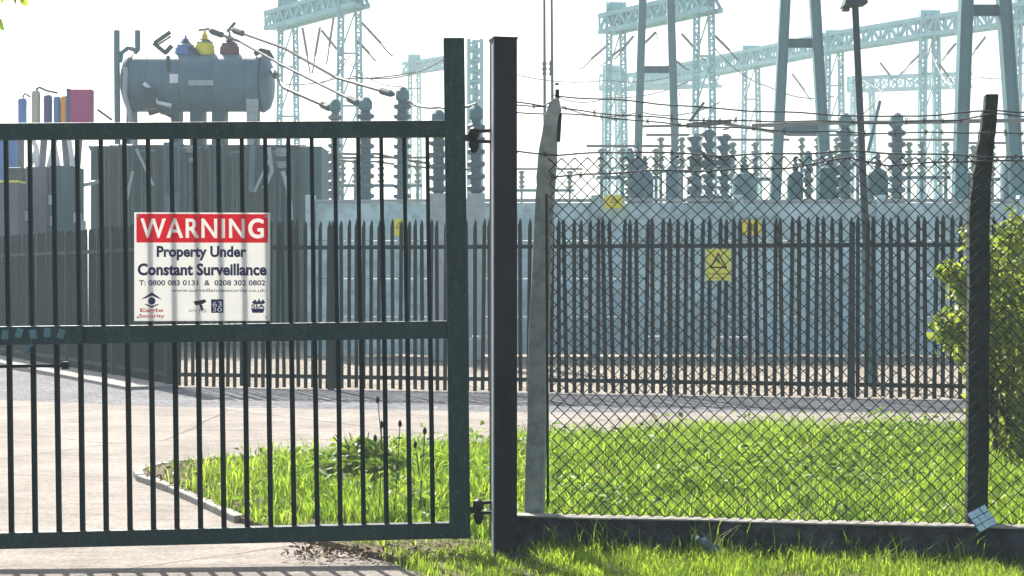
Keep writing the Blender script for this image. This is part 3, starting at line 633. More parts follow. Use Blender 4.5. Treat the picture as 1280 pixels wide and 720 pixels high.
mb = MB(); a = T(316, 120, 1.05); b = T(310, 188, 1.05); mb.add([(a.x - .17, YT + 1.05, a.z), (a.x + .15, YT + 1.05, a.z), (b.x + .12, YT + 1.05, b.z), (b.x - .02, YT + 1.05, b.z), (a.x - .17, YT + 1.12, a.z), (a.x + .15, YT + 1.12, a.z), (b.x + .12, YT + 1.12, b.z), (b.x - .02, YT + 1.12, b.z)], [(3, 2, 1, 0), (4, 5, 6, 7), (0, 1, 5, 4), (1, 2, 6, 5), (2, 3, 7, 6), (3, 0, 4, 7)]); mb.build('gusset', M['gpipe'], tr)
mb = MB(); zz = [T(0, y_, 1.6).z for y_ in (84, 124)]
for i in range(4): x_ = c.x - Lh * .62 + i * Lh * .43; mb.tube([(x_, YT + 1.6 - rt * math.cos(a_) * 1.004, c.z + rt * math.sin(a_) * 1.004) for a_ in [R(-60 + 15 * q) for q in range(11)]], .005, 4)
mb.build('weld_seam', M['dkst'], tank); bpy.data.objects[tank.name].children[-1]['kind'] = 'stuff'
# pipes
def pipe(name, pts, r, m, dy=1.0, n=8, parent=tr):
    mb = MB(); mb.tube([T(a, b, dy) for a, b in pts], r, n); return mb.build(name, m, parent, smooth=True)
pipe('vent_pipe', [(146, 38), (146, 70), (147, 190)], .075, M['galv'])
pipe('vent_pipe', [(172, 38), (172, 62), (168, 66)], .07, M['galv'], 1.2)
pipe('elbow_pipe', [(150, 78), (152, 66), (160, 60), (170, 62)], .06, M['galv'], 1.1)
pipe('elbow_pipe', [(318, 68), (326, 63), (335, 65), (340, 74)], .07, M['dkst'], 1.2)
pipe('drain_pipe', [(157, 84), (156, 120), (162, 140), (168, 190)], .06, M['gpipe'], .85)
pipe('valve_pipe', [(180, 104), (188, 112), (196, 128), (214, 132)], .05, M['whitep'], .82)
pipe('valve_pipe', [(186, 142), (200, 138), (216, 146), (218, 165)], .06, M['dkst'], .8)
mb = MB(); q = T(178, 118); mb.box((q.x, YT + .8, q.z), (.28, .2, .5)); mb.build('relay_box', M['dkst'], tr)
mb = MB(); q = T(200, 136); mb.box((q.x, YT + .75, q.z), (.3, .2, .10)); mb.build('relay_box', M['dkst'], tr)
mb = MB(); q = T(207, 92); mb.box((q.x, YT + .92, q.z), (.2, .1, .22)); mb.build('gauge', M['whitep'], tr)
mb = MB(); mb.tube([T(210, 70, 1), T(211, 92, .95)], .05, 6); mb.bar(T(193, 54, 1), T(213, 40, 1), .07, .09); mb.bar(T(196, 57, 1), T(214, 45, 1.02), .04, .04); mb.bar(T(192, 54, 1), T(208, 67, 1), .07, .10); mb.bar(T(206, 67, 1), T(215, 57, 1), .07, .10); mb.build('arc_horn', M['dkst'], tr)
# bushings on top
def bushing(px, pyb, pyt, r, m1, m2, dy=1.6, lb=None, top=True):
    b, t_ = T(px, pyb, dy), T(px, pyt, dy); h = t_.z - b.z; mb = MB(); pr = [(r, 0), (r * 1.05, h * .04), (r, h * .36), (r * .72, h * .5)]
    for i in range(5): z = h * (.5 + i * .07); pr += [(r * (.34 - .03 * i), z), (r * (.72 - .07 * i), z + h * .02), (r * (.3 - .03 * i), z + h * .045)]
    pr += [(r * .12, h * .9), (r * .1, h)]
    mb.lathe(b, pr, 12); o = mb.build('bushing', m1, tr, smooth=True)
    if lb: o['label'] = lb
    mb = MB(); mb.lathe(b + Vector((0, 0, h * .46)), [(r * .8, 0), (r * .9, h * .05), (r * .6, h * .1)], 12); mb.build('bushing_collar', m2, o); return o
bushing(256, 70, 36, .24, M['yellow'], M['porcg'], lb='yellow banded bushing')
bushing(287, 70, 40, .24, M['red'], M['porc'], lb='dark red bushing')
bushing(232, 70, 44, .26, M['blue'], M['gpipe'], lb='pale blue bushing')
mb = MB(); mb.tube([T(236, 60, 1.3), T(244, 62, 1.3), T(250, 72, 1.3)], .05, 6); mb.build('elbow_pipe', M['dkst'], tr)
mb = MB(); mb.bar(T(284, 40, 1.6), T(294, 28, 1.6), .07); mb.build('terminal', M['alum'], tr); mb = MB(); mb.bar(T(248, 38, 1.6), T(262, 36, 1.6), .05); mb.build('terminal', M['alum'], tr)
# radiators: header pipes and fins
finm = None
mb = MB(); a = T(0, 196).z; b = T(0, 418).z; mb.box((0, 0, (a + b) / 2), (.05, .62, a - b)); me_f = mb.mesh('radiator_fin', M['rad'])
mb = MB(); me_f2 = None
for g, (x0, x1, top) in enumerate(((114, 136, 176), (143, 166, 175), (172, 192, 182), (226, 252, 178), (258, 280, 175), (287, 306, 184), (338, 366, 196))):
    n = 4; hd = empty('radiator', (0, 0, 0)); hd.parent = tr
    for i in range(n):
        px = x0 + (x1 - x0) * (i + .5) / n; o = link('radiator_fin', me_f, hd); o.location = T(px, 346).xyz - worldloc(tr); o.location.z = 0; o.location.y = .5; o.scale.z = (T(0, top + 6).z) / a
    for py in (top + 9, 412):
        p, q = T(x0 - 1, py, .5), T(x1 + 1, py, .5); mb = MB(); mb.tube([p, q], .07, 8); mb.build('header_pipe', M['tank'], hd)
# pale pieces against the dark tank
tbox('cabinet', 200, 176, 221, 268, .35, .8, M['tank']); 
tbox('cabinet_door', 203, 182, 218, 240, .30, .345, M['rad'])
pipe('brace', [(170, 186), (192, 232)], .035, M['gpipe'], .1); pipe('brace', [(318, 240), (336, 200)], .035, M['gpipe'], .1)
pipe('brace', [(158, 250), (166, 214)], .04, M['gpipe'], .1)
for px, py, s in ((238, 186, .3), (240, 200, .2), (352, 190, .34), (352, 206, .26)):
    mb = MB(); q = T(px, py, .1); mb.lathe((q.x, q.y, q.z - s * .3), [(s * .3, 0), (s * .5, s * .12), (s * .3, s * .2), (s * .55, s * .34), (s * .3, s * .42), (s * .4, s * .55)], 9); mb.build('valve', M['gpipe'], tr)
pipe('drop_pipe', [(353, 214), (360, 236), (363, 262), (364, 330)], .055, M['gpipe'], .1)
pipe('oil_pipe', [(316, 182), (314, 240)], .07, M['tank'], .1)
pipe('oil_pipe', [(336, 184), (340, 214), (330, 236)], .05, M['gpipe'], .12)
pipe('oil_pipe', [(100, 232), (128, 226)], .05, M['gpipe'], .1)

# lower plant on the left with phase-coloured tails
lp = empty('switchgear_cabinet', (T(75, 430).x, YT - .6, 0), label='low dark grey switchgear boxes standing left of the transformer', cat='cabinet')
def lbox(name, x0, y0, x1, y1, dy0, dy1, m, parent=lp): return tbox(name, x0, y0, x1, y1, dy0, dy1, m, .01, parent)
lbox('casing', 26, 214, 48, 430, -1.2, -.2, M['dkst']); lbox('casing', 52, 213, 78, 430, -1.2, -.2, M['pbox']); lbox('casing', 82, 212, 108, 430, -1.25, -.2, M['rad'])
for i, (px, py) in enumerate(((64, 250), (97, 272), (66, 276), (30, 270), (104, 282))):
    mb = MB(); mb.box(T(px, py, -1.3), (.1 + .08 * (i % 2), .08, .22)); mb.build('fitting', M['gpipe'], lp)
mb = MB()
for a, b in (((38, 168), (46, 186)), ((46, 186), (36, 212)), ((46, 186), (46, 212)), ((70, 170), (60, 212)), ((66, 172), (74, 212)), ((86, 172), (92, 212)), ((36, 196), (47, 204))): mb.tube([T(*a, -.7), T(*b, -.7)], .055, 6)
mb.build('strut', M['whitep'], lp)
mb = MB()
for a, b in (((26, 160), (26, 214)), ((56, 162), (52, 214)), ((80, 160), (84, 214)), ((100, 160), (96, 214)), ((20, 165), (108, 165))): mb.tube([T(*a, -.5), T(*b, -.5)], .08, 6)
mb.build('frame', M['pbox'], lp)
lpl = [(28, 122, 152, .10, M['blue'], 'light blue cable tail left of the coloured row'), (45, 112, 152, .10, M['cream'], 'cream cable tail with a hooked wire on top'), (60, 118, 152, .10, M['navyp'], 'purple navy cable tail'), (71.5, 120, 152, .085, M['blue'], 'blue cable tail'), (83, 119, 152, .135, M['orange'], 'orange cable tail')]
for i, (px, yt, yb, r_, m_, lb) in enumerate(lpl):
    b, t_ = T(px, 166, -.4), T(px, yt, -.4); h = t_.z - b.z; mb = MB(); mb.lathe(b, [(r_, 0), (r_, h * .78), (r_ * 1.08, h * .82), (r_ * 1.0, h * .93), (r_ * .8, h * .97), (r_ * .3, h)], 12); o = mb.build('cable_tail', m_, lp, smooth=True); o['label'] = lb
mb = MB(); mb.tube([T(28, 122, -.4), T(31, 117, -.4), T(38, 121, -.4)], .025, 5); mb.build('jumper_wire', M['cable'], lp); mb = MB(); mb.tube([T(45, 112, -.4), T(49, 109, -.4), T(58, 113, -.4), T(72, 116, -.4)], .03, 5); mb.build('jumper_wire', M['cable'], lp); mb = MB(); mb.tube([T(122, 137, -.4), T(140, 150, -.4)], .03, 5); mb.build('jumper_wire', M['cable'], lp)
o = lbox('phase_panel', 97, 115, 122, 166, -.6, -.3, M['magenta']); o['label'] = 'magenta phase panel'
o = lbox('phase_panel_edge', 92, 114, 97, 166, -.6, -.3, M['navyp'])
# light tank at the far left
bt = empty('blue_tank', (T(-6, 430).x, 38, 0), label='light blue storage tank with white legs at the edge of the yard', cat='tank')
mb = MB(); q = at(-4, 346, 38); mb.lathe((q.x, 38, 3.8), [(.5, 0), (.56, .1), (.56, 1.2), (.5, 1.32), (.2, 1.4)], 18); mb.build('tank_body', M['blue'], bt, smooth=True)
mb = MB()
for dx in (-.35, .05, .35): mb.bar((q.x + dx * 1.3, 37.9, 0), (q.x + dx, 37.9, 3.85), .09)
mb.build('leg', M['whitep'], bt)
mb = MB(); mb.box((at(-4, 346, 34).x, 34, 1.85), (1.1, .5, 3.7)); o = mb.build('grey_locker', M['pbox']); tag(o, 'plain purple grey steel locker with a yellow top edge', 'locker')
mb = MB(); mb.box((at(-4, 346, 34).x, 34, 3.72), (1.12, .52, .05)); mb.build('top_edge', M['yelpale'], o)

# ---------------------------------------------------------------- post insulators
def insulator(name, px, ytop, ybot, Y, rr_, m, label, ped=None, shed=None, pm=None, top='cap', group='post insulators standing in the yard'):
    a, b = at(px, ytop, Y), at(px, ybot, Y); t = empty(name, (a.x, Y, 0), label=label, cat='insulator', group=group)
    h = a.z - b.z; n = max(3, int(round(h / (shed or .27)))); pr = [(rr_ * .5, 0)]
    for i in range(n): z = h * i / n; e = h / n; pr += [(rr_ * .6, z + e * .1), (rr_, z + e * .25), (rr_ * 1.02, z + e * .55), (rr_ * .62, z + e * .72)]
    pr += [(rr_ * .5, h)]; mb = MB(); mb.lathe(b, pr, 12); mb.build('insulator_stack', m, t, smooth=False)
    mb = MB(); mb.box((a.x, Y, b.z / 2), (ped or rr_ * 1.1, ped or rr_ * 1.1, b.z - .004)); mb.build('pedestal', pm or M['galv'], t)
    mb = MB(); mb.lathe(a, [(rr_ * .6, .002), (rr_ * .8, .05), (rr_ * .75, .2), (rr_ * .4, .28)], 10); mb.build('end_cap', M['galv'], t)
    return t
insulator('post_insulator', 419, 140, 268, 34, .16, M['porcg'], 'green grey insulator post just right of the transformer end', shed=.20)
insulator('post_insulator', 457, 138, 275, 33, .19, M['porc'], 'dark insulator post with the middle transformer cable on its top', shed=.22)
insulator('post_insulator', 503, 126, 275, 33, .19, M['porc'], 'dark insulator post carrying the longest transformer cable', shed=.22)
insulator('post_insulator', 548, 156, 242, 29.4, .175, M['porc'], 'short insulator on a pale square pedestal beside the gate stile', .34, .23, M['gpipe'])
insulator('post_insulator', 595, 150, 242, 29.4, .175, M['porc'], 'short insulator on a pale pedestal seen between gate stile and post', .34, .23, M['gpipe'])
insulator('post_insulator', 1056, 158, 300, 33, .19, M['porc'], 'dark insulator post beside the lamp pole', shed=.25)
insulator('post_insulator', 1121, 158, 300, 33, .19, M['porc'], 'dark insulator post standing right of the lamp pole', shed=.25)
insulator('post_insulator', 787, 200, 290, 36, .13, M['porcg'], 'slim insulator post behind the small yellow plate', shed=.2)
insulator('post_insulator', 1010, 205, 268, 33, .12, M['porc'], 'small insulator between the two dark breaker tanks', shed=.2)
# isolator group
iso = empty('disconnector', (at(890, 346, 34).x, 34, 0), label='dense dark disconnector of three insulator stacks on one frame', cat='disconnector')
for px, yt in ((868, 166), (886, 160), (905, 165)):
    a, b = at(px, yt, 34), at(px, 252, 34); h = a.z - b.z; pr = []
    for i in range(7): z = h * i / 7; e = h / 7; pr += [(.09, z), (.17, z + e * .4), (.17, z + e * .55), (.09, z + e * .8)]
    mb = MB(); mb.lathe(b, pr, 10); mb.build('insulator_stack', M['porc'], iso)
    mb = MB(); mb.bar((a.x, 34, 0), (a.x, 34, b.z), .14); mb.build('leg', M['galv'], iso)
for a_, b_, w_ in ((at(858, 157, 34), at(914, 152, 34), .10), (at(862, 152, 34), at(880, 128, 34), .06), (at(892, 205, 33.9), at(868, 182, 33.9), .08), (at(862, 205, 33.8), at(914, 203, 33.8), .12), (at(860, 250, 34), at(914, 250, 34), .14)): mb = MB(); mb.bar(a_, b_, w_); mb.build('crossarm', M['dkst'], iso)
mb = MB(); mb.bar(at(800, 158, 34), at(860, 157, 34), .05); mb.build('conductor', M['alum'], iso); mb = MB(); mb.tube([at(905, 155, 34), at(940, 160, 34), at(985, 168, 34)], .04, 6); mb.build('conductor', M['alum'], iso)
# breakers
def breaker(px, ytop, w_, Y, label, m=M['rad']):
    a = at(px, ytop, Y); wd = w_ * Y / F; t = empty('circuit_breaker', (a.x, Y, 0), label=label, cat='circuit breaker', group='dark circuit breakers behind the precast wall')
    mb = MB(); mb.lathe((a.x, Y, .9), [(wd * .45, 0), (wd * .5, .08), (wd * .5, a.z - 1.1), (wd * .4, a.z - .98), (wd * .15, a.z - .9)], 16); mb.build('breaker_tank', m, t, smooth=True)
    mb = MB()
    for s in (-1, 1): mb.bar((a.x + s * wd * .35, Y, 0), (a.x + s * wd * .35, Y, .95), .1)
    mb.build('leg', M['galv'], t); mb = MB(); mb.lathe((a.x, Y, a.z - .9 + .9), [(wd * .12, 0), (wd * .22, .05), (wd * .12, .1), (wd * .22, .15), (wd * .1, .2), (wd * .16, .26), (.03, .34)], 10); mb.build('bushing', M['porc'], t)
breaker(994, 214, 20, 35, 'dark breaker tank left of the small insulator')
breaker(1037, 206, 30, 35, 'wide dark teal breaker tank left of the lamp pole')
breaker(1097, 210, 26, 34.5, 'dark breaker tank right of the lamp pole')
breaker(1268, 196, 34, 36, 'large blue grey breaker tank beyond the bush', M['tank'])
breaker(840, 205, 16, 37, 'narrow dark breaker tank at the first yard portal', M['tank'])
breaker(806, 212, 22, 37, 'low breaker tank between the first portal legs', M['tank'])
breaker(930, 214, 30, 38, 'pale low breaker tank right of the disconnector', M['galv'])
breaker(797, 196, 20, 36, 'dark breaker tank close to the slimmest portal leg', M['porc'])
breaker(868, 216, 18, 36.5, 'dark narrow breaker tank just left of the disconnector', M['porc'])
breaker(1205, 214, 24, 36, 'teal breaker tank behind the thickest portal leg')
bb = empty('busbar', (at(985, 346, 33).x, 33, 0), label='long tubular busbar running over the insulator tops', cat='busbar')
mb = MB(); mb.tube([at(940, 157, 33), at(1058, 153, 33), at(1121, 153, 33), at(1300, 150, 33)], .045, 8); mb.build('tube', M['alum'], bb)
mb = MB(); mb.tube([at(1100, 126, 33), at(1085, 190, 33)], .04, 6); mb.tube([at(1112, 152, 33), at(1119, 160, 33)], .06, 6); mb.build('clamp_arm', M['galv'], bb)

def bus_support(pxs, ytop, ybar, Y, label, m=None, wd=.09):
    m = m or M['galv']; t = empty('bus_support', (at(pxs[0], 346, Y).x, Y, 0), label=label, cat='busbar support', group='pale supports and insulators deep in the yard')
    zb = at(0, ybar, Y).z; zt = at(0, ytop, Y).z; h = zt - zb
    for i, px in enumerate(pxs):
        x_ = at(px, 0, Y).x; mb = MB(); mb.bar((x_, Y, 0), (x_, Y, zb - .002), wd); mb.build('leg', m, t)
        pr = [(.05, 0)]; n_ = max(4, int(h / .2))
        for k in range(n_): z = h * k / n_; e = h / n_; pr += [(.06, z + e * .1), (.12, z + e * .3), (.12, z + e * .55), (.065, z + e * .75)]
        mb = MB(); mb.lathe((x_, Y, zb + .06), pr, 8); mb.build('insulator_stack', M['porcg'], t)
    a_, b_ = at(pxs[0] - 6, 0, Y).x, at(pxs[-1] + 6, 0, Y).x
    mb = MB(); mb.bar((a_, Y, zb), (b_, Y, zb), .10); mb.build('crossbeam', m, t)
    mb = MB(); mb.tube([(a_ - .3, Y, zt + .08), (b_ + .3, Y, zt + .08)], .04, 6); mb.build('busbar', M['alum'], t)
bus_support([752, 778, 820], 186, 222, 44, 'bus support with three insulators above the small yellow plate')
bus_support([826, 852, 872], 172, 214, 46, 'bus support crossing the foot of the slimmest portal')
bus_support([916, 944, 968], 178, 224, 45, 'bus support left of the middle portal')
bus_support([1002, 1022, 1046, 1072], 172, 206, 48, 'bus support with four insulators under the middle portal')
bus_support([1136, 1152, 1182], 178, 222, 45, 'bus support between the right insulator and the thickest portal')
bus_support([1216, 1240, 1262, 1290], 182, 224, 47, 'bus support under the thickest portal')
bus_support([428, 444, 476, 522], 200, 232, 50, 'bus support far behind the gate bars')
bus_support([652, 676, 712], 214, 238, 55, 'faint bus support behind the broken concrete post', wd=.08)
# ---------------------------------------------------------------- lamp post
Yl = 22.2; b = at(1091, 346, Yl); b.z = 0; tp = at(1069, 8, Yl)
lamp = empty('lamp_post', b, label='slim dark lamp post leaning slightly behind the palisade fence', cat='lamp post')
f_ = lambda z: Vector((b.x + (tp.x - b.x) * z / tp.z, Yl, z))
mb = MB(); mb.tube([f_(0), f_(2.0)], .085, 12); mb.tube([f_(1.95), f_(2.1)], [.085, .055], 12); mb.build('base_column', M['galv'], lamp, smooth=True)
mb = MB(); mb.tube([f_(2.05), f_(tp.z)], [.055, .05], 12); mb.build('shaft', M['dkst'], lamp, smooth=True)
mb = MB(); mb.add([(tp.x - .2, Yl - .16, tp.z - .02), (tp.x + .16, Yl - .16, tp.z + .02), (tp.x + .16, Yl + .16, tp.z + .02), (tp.x - .2, Yl + .16, tp.z - .02), (tp.x - .14, Yl - .1, tp.z + .16), (tp.x + .14, Yl - .1, tp.z + .18), (tp.x + .14, Yl + .1, tp.z + .18), (tp.x - .14, Yl + .1, tp.z + .16)], [(0, 3, 2, 1), (4, 5, 6, 7), (0, 1, 5, 4), (1, 2, 6, 5), (2, 3, 7, 6), (3, 0, 4, 7)]); mb.build('lantern', M['dkst'], lamp, bevel=.02)
mb = MB(); mb.box((tp.x - .14, Yl, tp.z - .045), (.1, .1, .05)); mb.build('photocell', M['sblack'], lamp)

# ---------------------------------------------------------------- near yard portals (A shaped legs)
def portal(xl0, xl1, xr0, xr1, ybar, wpx, Y, ytop, label, base_y=200):
    lx = lambda y: xl0 + (xl1 - xl0) * y / base_y; rx = lambda y: xr0 + (xr1 - xr0) * y / base_y
    yg = HY + CH * F / Y; c0 = at((lx(yg) + rx(yg)) / 2, yg, Y); t = empty('steel_portal', (c0.x, Y, 0), label=label, cat='portal', group='steel portals with splayed legs')
    w_ = wpx * Y / F
    for fx in (lx, rx):
        mb = MB(); mb.bar(at(fx(yg), yg, Y), at(fx(ytop), ytop, Y), w_ * .9, w_ * .9); o = mb.build('leg', M['galv'], t)
        p0, p1 = at(fx(yg), yg, Y), at(fx(ytop), ytop, Y); mb = MB()                       # raised flanges of the steel section
        for s in (-1, 1):
            e = Vector((s * w_ * .42, -w_ * .48, 0)); mb.bar(p0 + e, p1 + e, w_ * .12, .06)
        mb.build('flange', M['galv'], o)
    for yb in ybar:
        mb = MB(); mb.bar(at(lx(yb) + wpx * .5, yb, Y), at(rx(yb) - wpx * .5, yb, Y), w_ * .5, w_ * .85); mb.build('crossbar', M['rad'], t)
    mb = MB(); mb.bar(at(lx(ytop) - 20, ytop, Y), at(rx(ytop) + 20, ytop, Y), .3, .35); mb.build('head_beam', M['galv'], t)
    return t
portal(803, 797, 838, 844, (87,), 10, 50, -70, 'slimmest steel portal, in front of the pale lattice gantry')
portal(981, 971, 1018, 1030, (54, 162), 13, 40, -110, 'middle steel portal with two crossbars left of the lamp pole')
portal(1207, 1200, 1254, 1268, (13,), 16, 33.4, -150, 'thickest steel portal, beside the dark concrete fence post')
for i, (x0, x1, lb) in enumerate(((680, 681, 'thin steel rod mast rising behind the broken concrete post'), (688.5, 691, 'thinner twin rod mast on the side of the danger notice'))):
    Y = 44; a = at(x0, -140, Y); b = at(x1 + (x1 - x0), 346 + CH * F / Y, Y); t = empty('rod_mast', (b.x, Y, 0), label=lb, cat='mast', group='twin thin masts'); mb = MB(); mb.tube([b, at(x1, 200, Y), a], [.06, .045, .03], 8); mb.build('rod', M['cable'], t)
    mb = MB(); q = at(x0 + .5, 84, Y); mb.lathe(q, [(.03, -.25), (.075, -.2), (.04, -.12), (.08, -.05), (.04, .03), (.075, .1), (.03, .2)], 8); mb.build('joint', M['cable'], t)

# ---------------------------------------------------------------- pale gantries
def truss(mb, p, q, w_, n, cd=.10):
    p, q = Vector(p), Vector(q); d = (q - p).normalized(); up = Vector((0, 0, 1)) if abs(d.z) < .7 else Vector((1, 0, 0)); a = d.cross(up).normalized() * w_ / 2; b = a.cross(d).normalized() * w_ / 2
    cs = [a + b, a - b, -a - b, -a + b]
    for c_ in cs: mb.bar(p + c_, q + c_, cd)
    for i in range(n):
        u0, u1 = p.lerp(q, i / n), p.lerp(q, (i + 1) / n)
        for k in range(4):
            c1, c2 = (cs[k], cs[(k + 1) % 4]) if i % 2 else (cs[(k + 1) % 4], cs[k]); mb.bar(u0 + c1, u1 + c2, cd * .55); mb.bar(u0 + c1, u0 + c2 if i % 2 else u0 + c2, cd * .5)
def tower(t, px, ytop, ybeam, Y, gap, legw, spread=1.25, plate=True):
    top = at(px, ytop, Y); g = gap * Y / F / 2; lw = legw * Y / F
    for s in (-1, 1):
        mb = MB(); a = Vector((top.x + s * g * spread * 1.3, Y, 0)); b = Vector((top.x + s * g, Y, top.z)); truss(mb, a, b, lw, int(top.z / .45), lw * .42); mb.build('leg', M['gantry'], t)
    zb = at(0, ybeam, Y).z; mb = MB(); mb.box((top.x, Y, (zb + top.z) / 2), (g * 2 + lw * .4, lw * .8, max(.4, (top.z - zb)) )); mb.build('head_plate', M['gantry'], t) if plate else None
    mb = MB()
    for i in range(5):
        z = zb * (i + 1) / 6; e = g * (spread * 1.3 + (1 - spread * 1.3) * z / top.z); mb.bar((top.x - e, Y, z), (top.x + e, Y, z), .08); e2 = g * 1.15; mb.bar((top.x - e, Y, z), (top.x + e2, Y, z + zb / 6), .06)
    mb.build('bracing', M['gantry'], t)
def gantry(label, towers, beam, depth, ext=(0, 0)):
    """towers: (px, ytop, ybeam, Y, gap, legw); beam centre line passes every tower at ybeam"""
    t0 = towers[0]; root = empty('gantry', (at(t0[0], 346, t0[3]).x, t0[3], 0), label=label, cat='gantry')
    for tw in towers: tower(root, *tw)
    for (p, q) in beam:
        P_, Q_ = at(*p), at(*q); mb = MB(); truss(mb, P_, Q_, depth, max(4, int((Q_ - P_).length / depth * 1.6)), .19); mb.build('lattice_beam', M['gantry'], root)
    return root
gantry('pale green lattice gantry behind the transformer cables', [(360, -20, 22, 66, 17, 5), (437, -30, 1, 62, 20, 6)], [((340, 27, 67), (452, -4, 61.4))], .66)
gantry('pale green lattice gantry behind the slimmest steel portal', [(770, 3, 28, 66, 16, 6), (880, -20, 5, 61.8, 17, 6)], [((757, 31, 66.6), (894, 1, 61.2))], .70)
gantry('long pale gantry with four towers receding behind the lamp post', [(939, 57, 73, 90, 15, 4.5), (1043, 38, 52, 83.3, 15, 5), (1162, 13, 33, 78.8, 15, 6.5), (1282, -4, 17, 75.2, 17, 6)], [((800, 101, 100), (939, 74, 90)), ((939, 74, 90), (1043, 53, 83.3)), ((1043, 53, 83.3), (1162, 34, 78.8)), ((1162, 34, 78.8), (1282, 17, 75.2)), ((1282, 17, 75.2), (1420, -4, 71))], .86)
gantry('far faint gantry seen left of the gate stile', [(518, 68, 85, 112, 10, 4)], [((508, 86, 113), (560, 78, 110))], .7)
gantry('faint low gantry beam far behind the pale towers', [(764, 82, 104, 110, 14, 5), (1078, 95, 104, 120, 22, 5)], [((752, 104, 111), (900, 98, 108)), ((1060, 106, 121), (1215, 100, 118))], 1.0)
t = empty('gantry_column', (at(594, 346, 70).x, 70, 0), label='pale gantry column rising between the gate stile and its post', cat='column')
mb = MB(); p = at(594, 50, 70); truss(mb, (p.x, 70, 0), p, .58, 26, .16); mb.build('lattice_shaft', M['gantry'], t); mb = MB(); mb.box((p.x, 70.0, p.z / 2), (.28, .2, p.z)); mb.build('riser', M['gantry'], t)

# ---------------------------------------------------------------- insulator strings and conductors hanging from the gantries
def string(px0, py0, px1, py1, Y, label, group='strain insulator strings and down leads', Y1=None):
    a, b = at(px0, py0, Y), at(px1, py1, Y1 or Y); t = empty('insulator_string', a, label=label, cat='insulator', group=group)
    d = b - a; L = d.length; mb = MB(); P_ = []; RR = []
    n = 14
    for i in range(n * 2 + 1): P_.append(a + d * (i / (n * 2)) * .62); RR.append(.085 if i % 2 else .035)
    mb.tube(P_, RR, 8); mb.build('disc_string', M['disc'], t)
    mb = MB(); mb.tube(sag(a + d * .62, b, L * .03, 6), .035, 5); mb.build('lead', M['alum'], t)
S = [(452, 28, 491, 70, 62, 'upper string running down to the right of the pale left gantry'), (448, 52, 470, 76, 62, 'lower string running down to the right of the pale left gantry'),
     (378, 34, 388, 92, 64, 'steep string under the beam by the left tower'), (400, 34, 390, 92, 64, 'steep string meeting another in a narrow V'), (417, 22, 408, 80, 64, 'steep string under the beam near its right tower'),
     (402, 38, 432, 75, 63, 'slanting string crossing the right tower of the left gantry'),
     (762, 54, 725, 86, 66, 'string sloping down left off the second gantry'), (775, 62, 750, 82, 66, 'short lower string sloping down left off the second gantry'), (792, 45, 768, 74, 65, 'string just right of the second gantry tower'), (820, 40, 800, 60, 64, 'string under the middle of the second gantry beam'),
     (852, 42, 882, 76, 63, 'string slanting across the tower with the highest head'), (893, 44, 924, 75, 62, 'upper string sloping down right toward the long gantry'), (836, 70, 862, 88, 64, 'string low between the gantry and the slim portal'),
     (1158, 60, 1125, 92, 79, 'string sloping down left from the third tower of the long gantry'), (1100, 78, 1120, 104, 80, 'string hanging free left of the third tower'), (1195, 54, 1177, 76, 78, 'short string right of the third tower'), (1232, 46, 1212, 72, 77, 'string between the thick portal legs'), (1174, 80, 1192, 104, 78, 'string sloping down right of the third tower'), (990, 92, 1015, 126, 85, 'string below the beam beside the middle portal')]
for s in S: string(*s)
def cable(pts, r_, m, label, lift=0, name='overhead_cable', s=0):
    P_ = []
    for a, b in zip(pts[:-1], pts[1:]):
        pa, pb = at(*a), at(*b); P_ += [pa.lerp(pb, i / 8) - Vector((0, 0, 4 * s * i / 8 * (1 - i / 8))) for i in range(8)]
    P_.append(at(*pts[-1])); mb = MB(); mb.tube(P_, r_, 6); o = mb.build(name, m); tag(o, label, 'cable', 'cables over the yard'); return o
def tcable(pts, label, **kw):
    o = cable(pts, .038, M['cable'], label, **kw)
    for k in (0, -1):
        mb = MB()
        p = at(*pts[k]); q = at(*pts[1 if k == 0 else -2]); d_ = (q - p).normalized(); mb.tube([p, p + d_ * .1, p + d_ * .45, p + d_ * .5], [.045, .08, .08, .03], 8)
        mb.build('end_clamp', M['dkst'], o)
tcable([(290, 37, 37.4), (355, 60, 36), (420, 97, 34.6), (492, 118, 33)], 'topmost cable from the dark red bushing to the tallest insulator', s=.0)
tcable([(262, 38, 37.4), (300, 52, 36.8), (350, 80, 35.5), (450, 130, 33)], 'middle cable from the yellow bushing to an insulator', s=.0)
tcable([(340, 88, 37.2), (355, 110, 36), (414, 136, 34)], 'lowest short cable leaving the end of the oil tank', s=.0)
cable([(503, 120, 33), (512, 128, 33), (549, 134, 31), (595, 130, 29.4)], .03, M['alum'], 'thin conductor joining the insulator tops beside the gate stile', s=.05)
cable([(440, 95, 60), (500, 96, 60), (555, 74, 58)], .03, M['alum'], 'thin pale sagging wire left of the gate stile', s=.1)
cable([(640, 92, 60), (760, 100, 64), (850, 92, 66)], .022, M['alum'], 'thin faint wire running behind the slim twin masts', s=.2)
cable([(355, 105, 62), (420, 98, 60), (520, 90, 60)], .03, M['alum'], 'faint wire running under the left gantry', s=.1)
cable([(1060, 105, 70), (1110, 95, 72), (1160, 110, 75)], .03, M['gantry'], 'faint jumper beside the third tower of the long gantry', s=-.1)
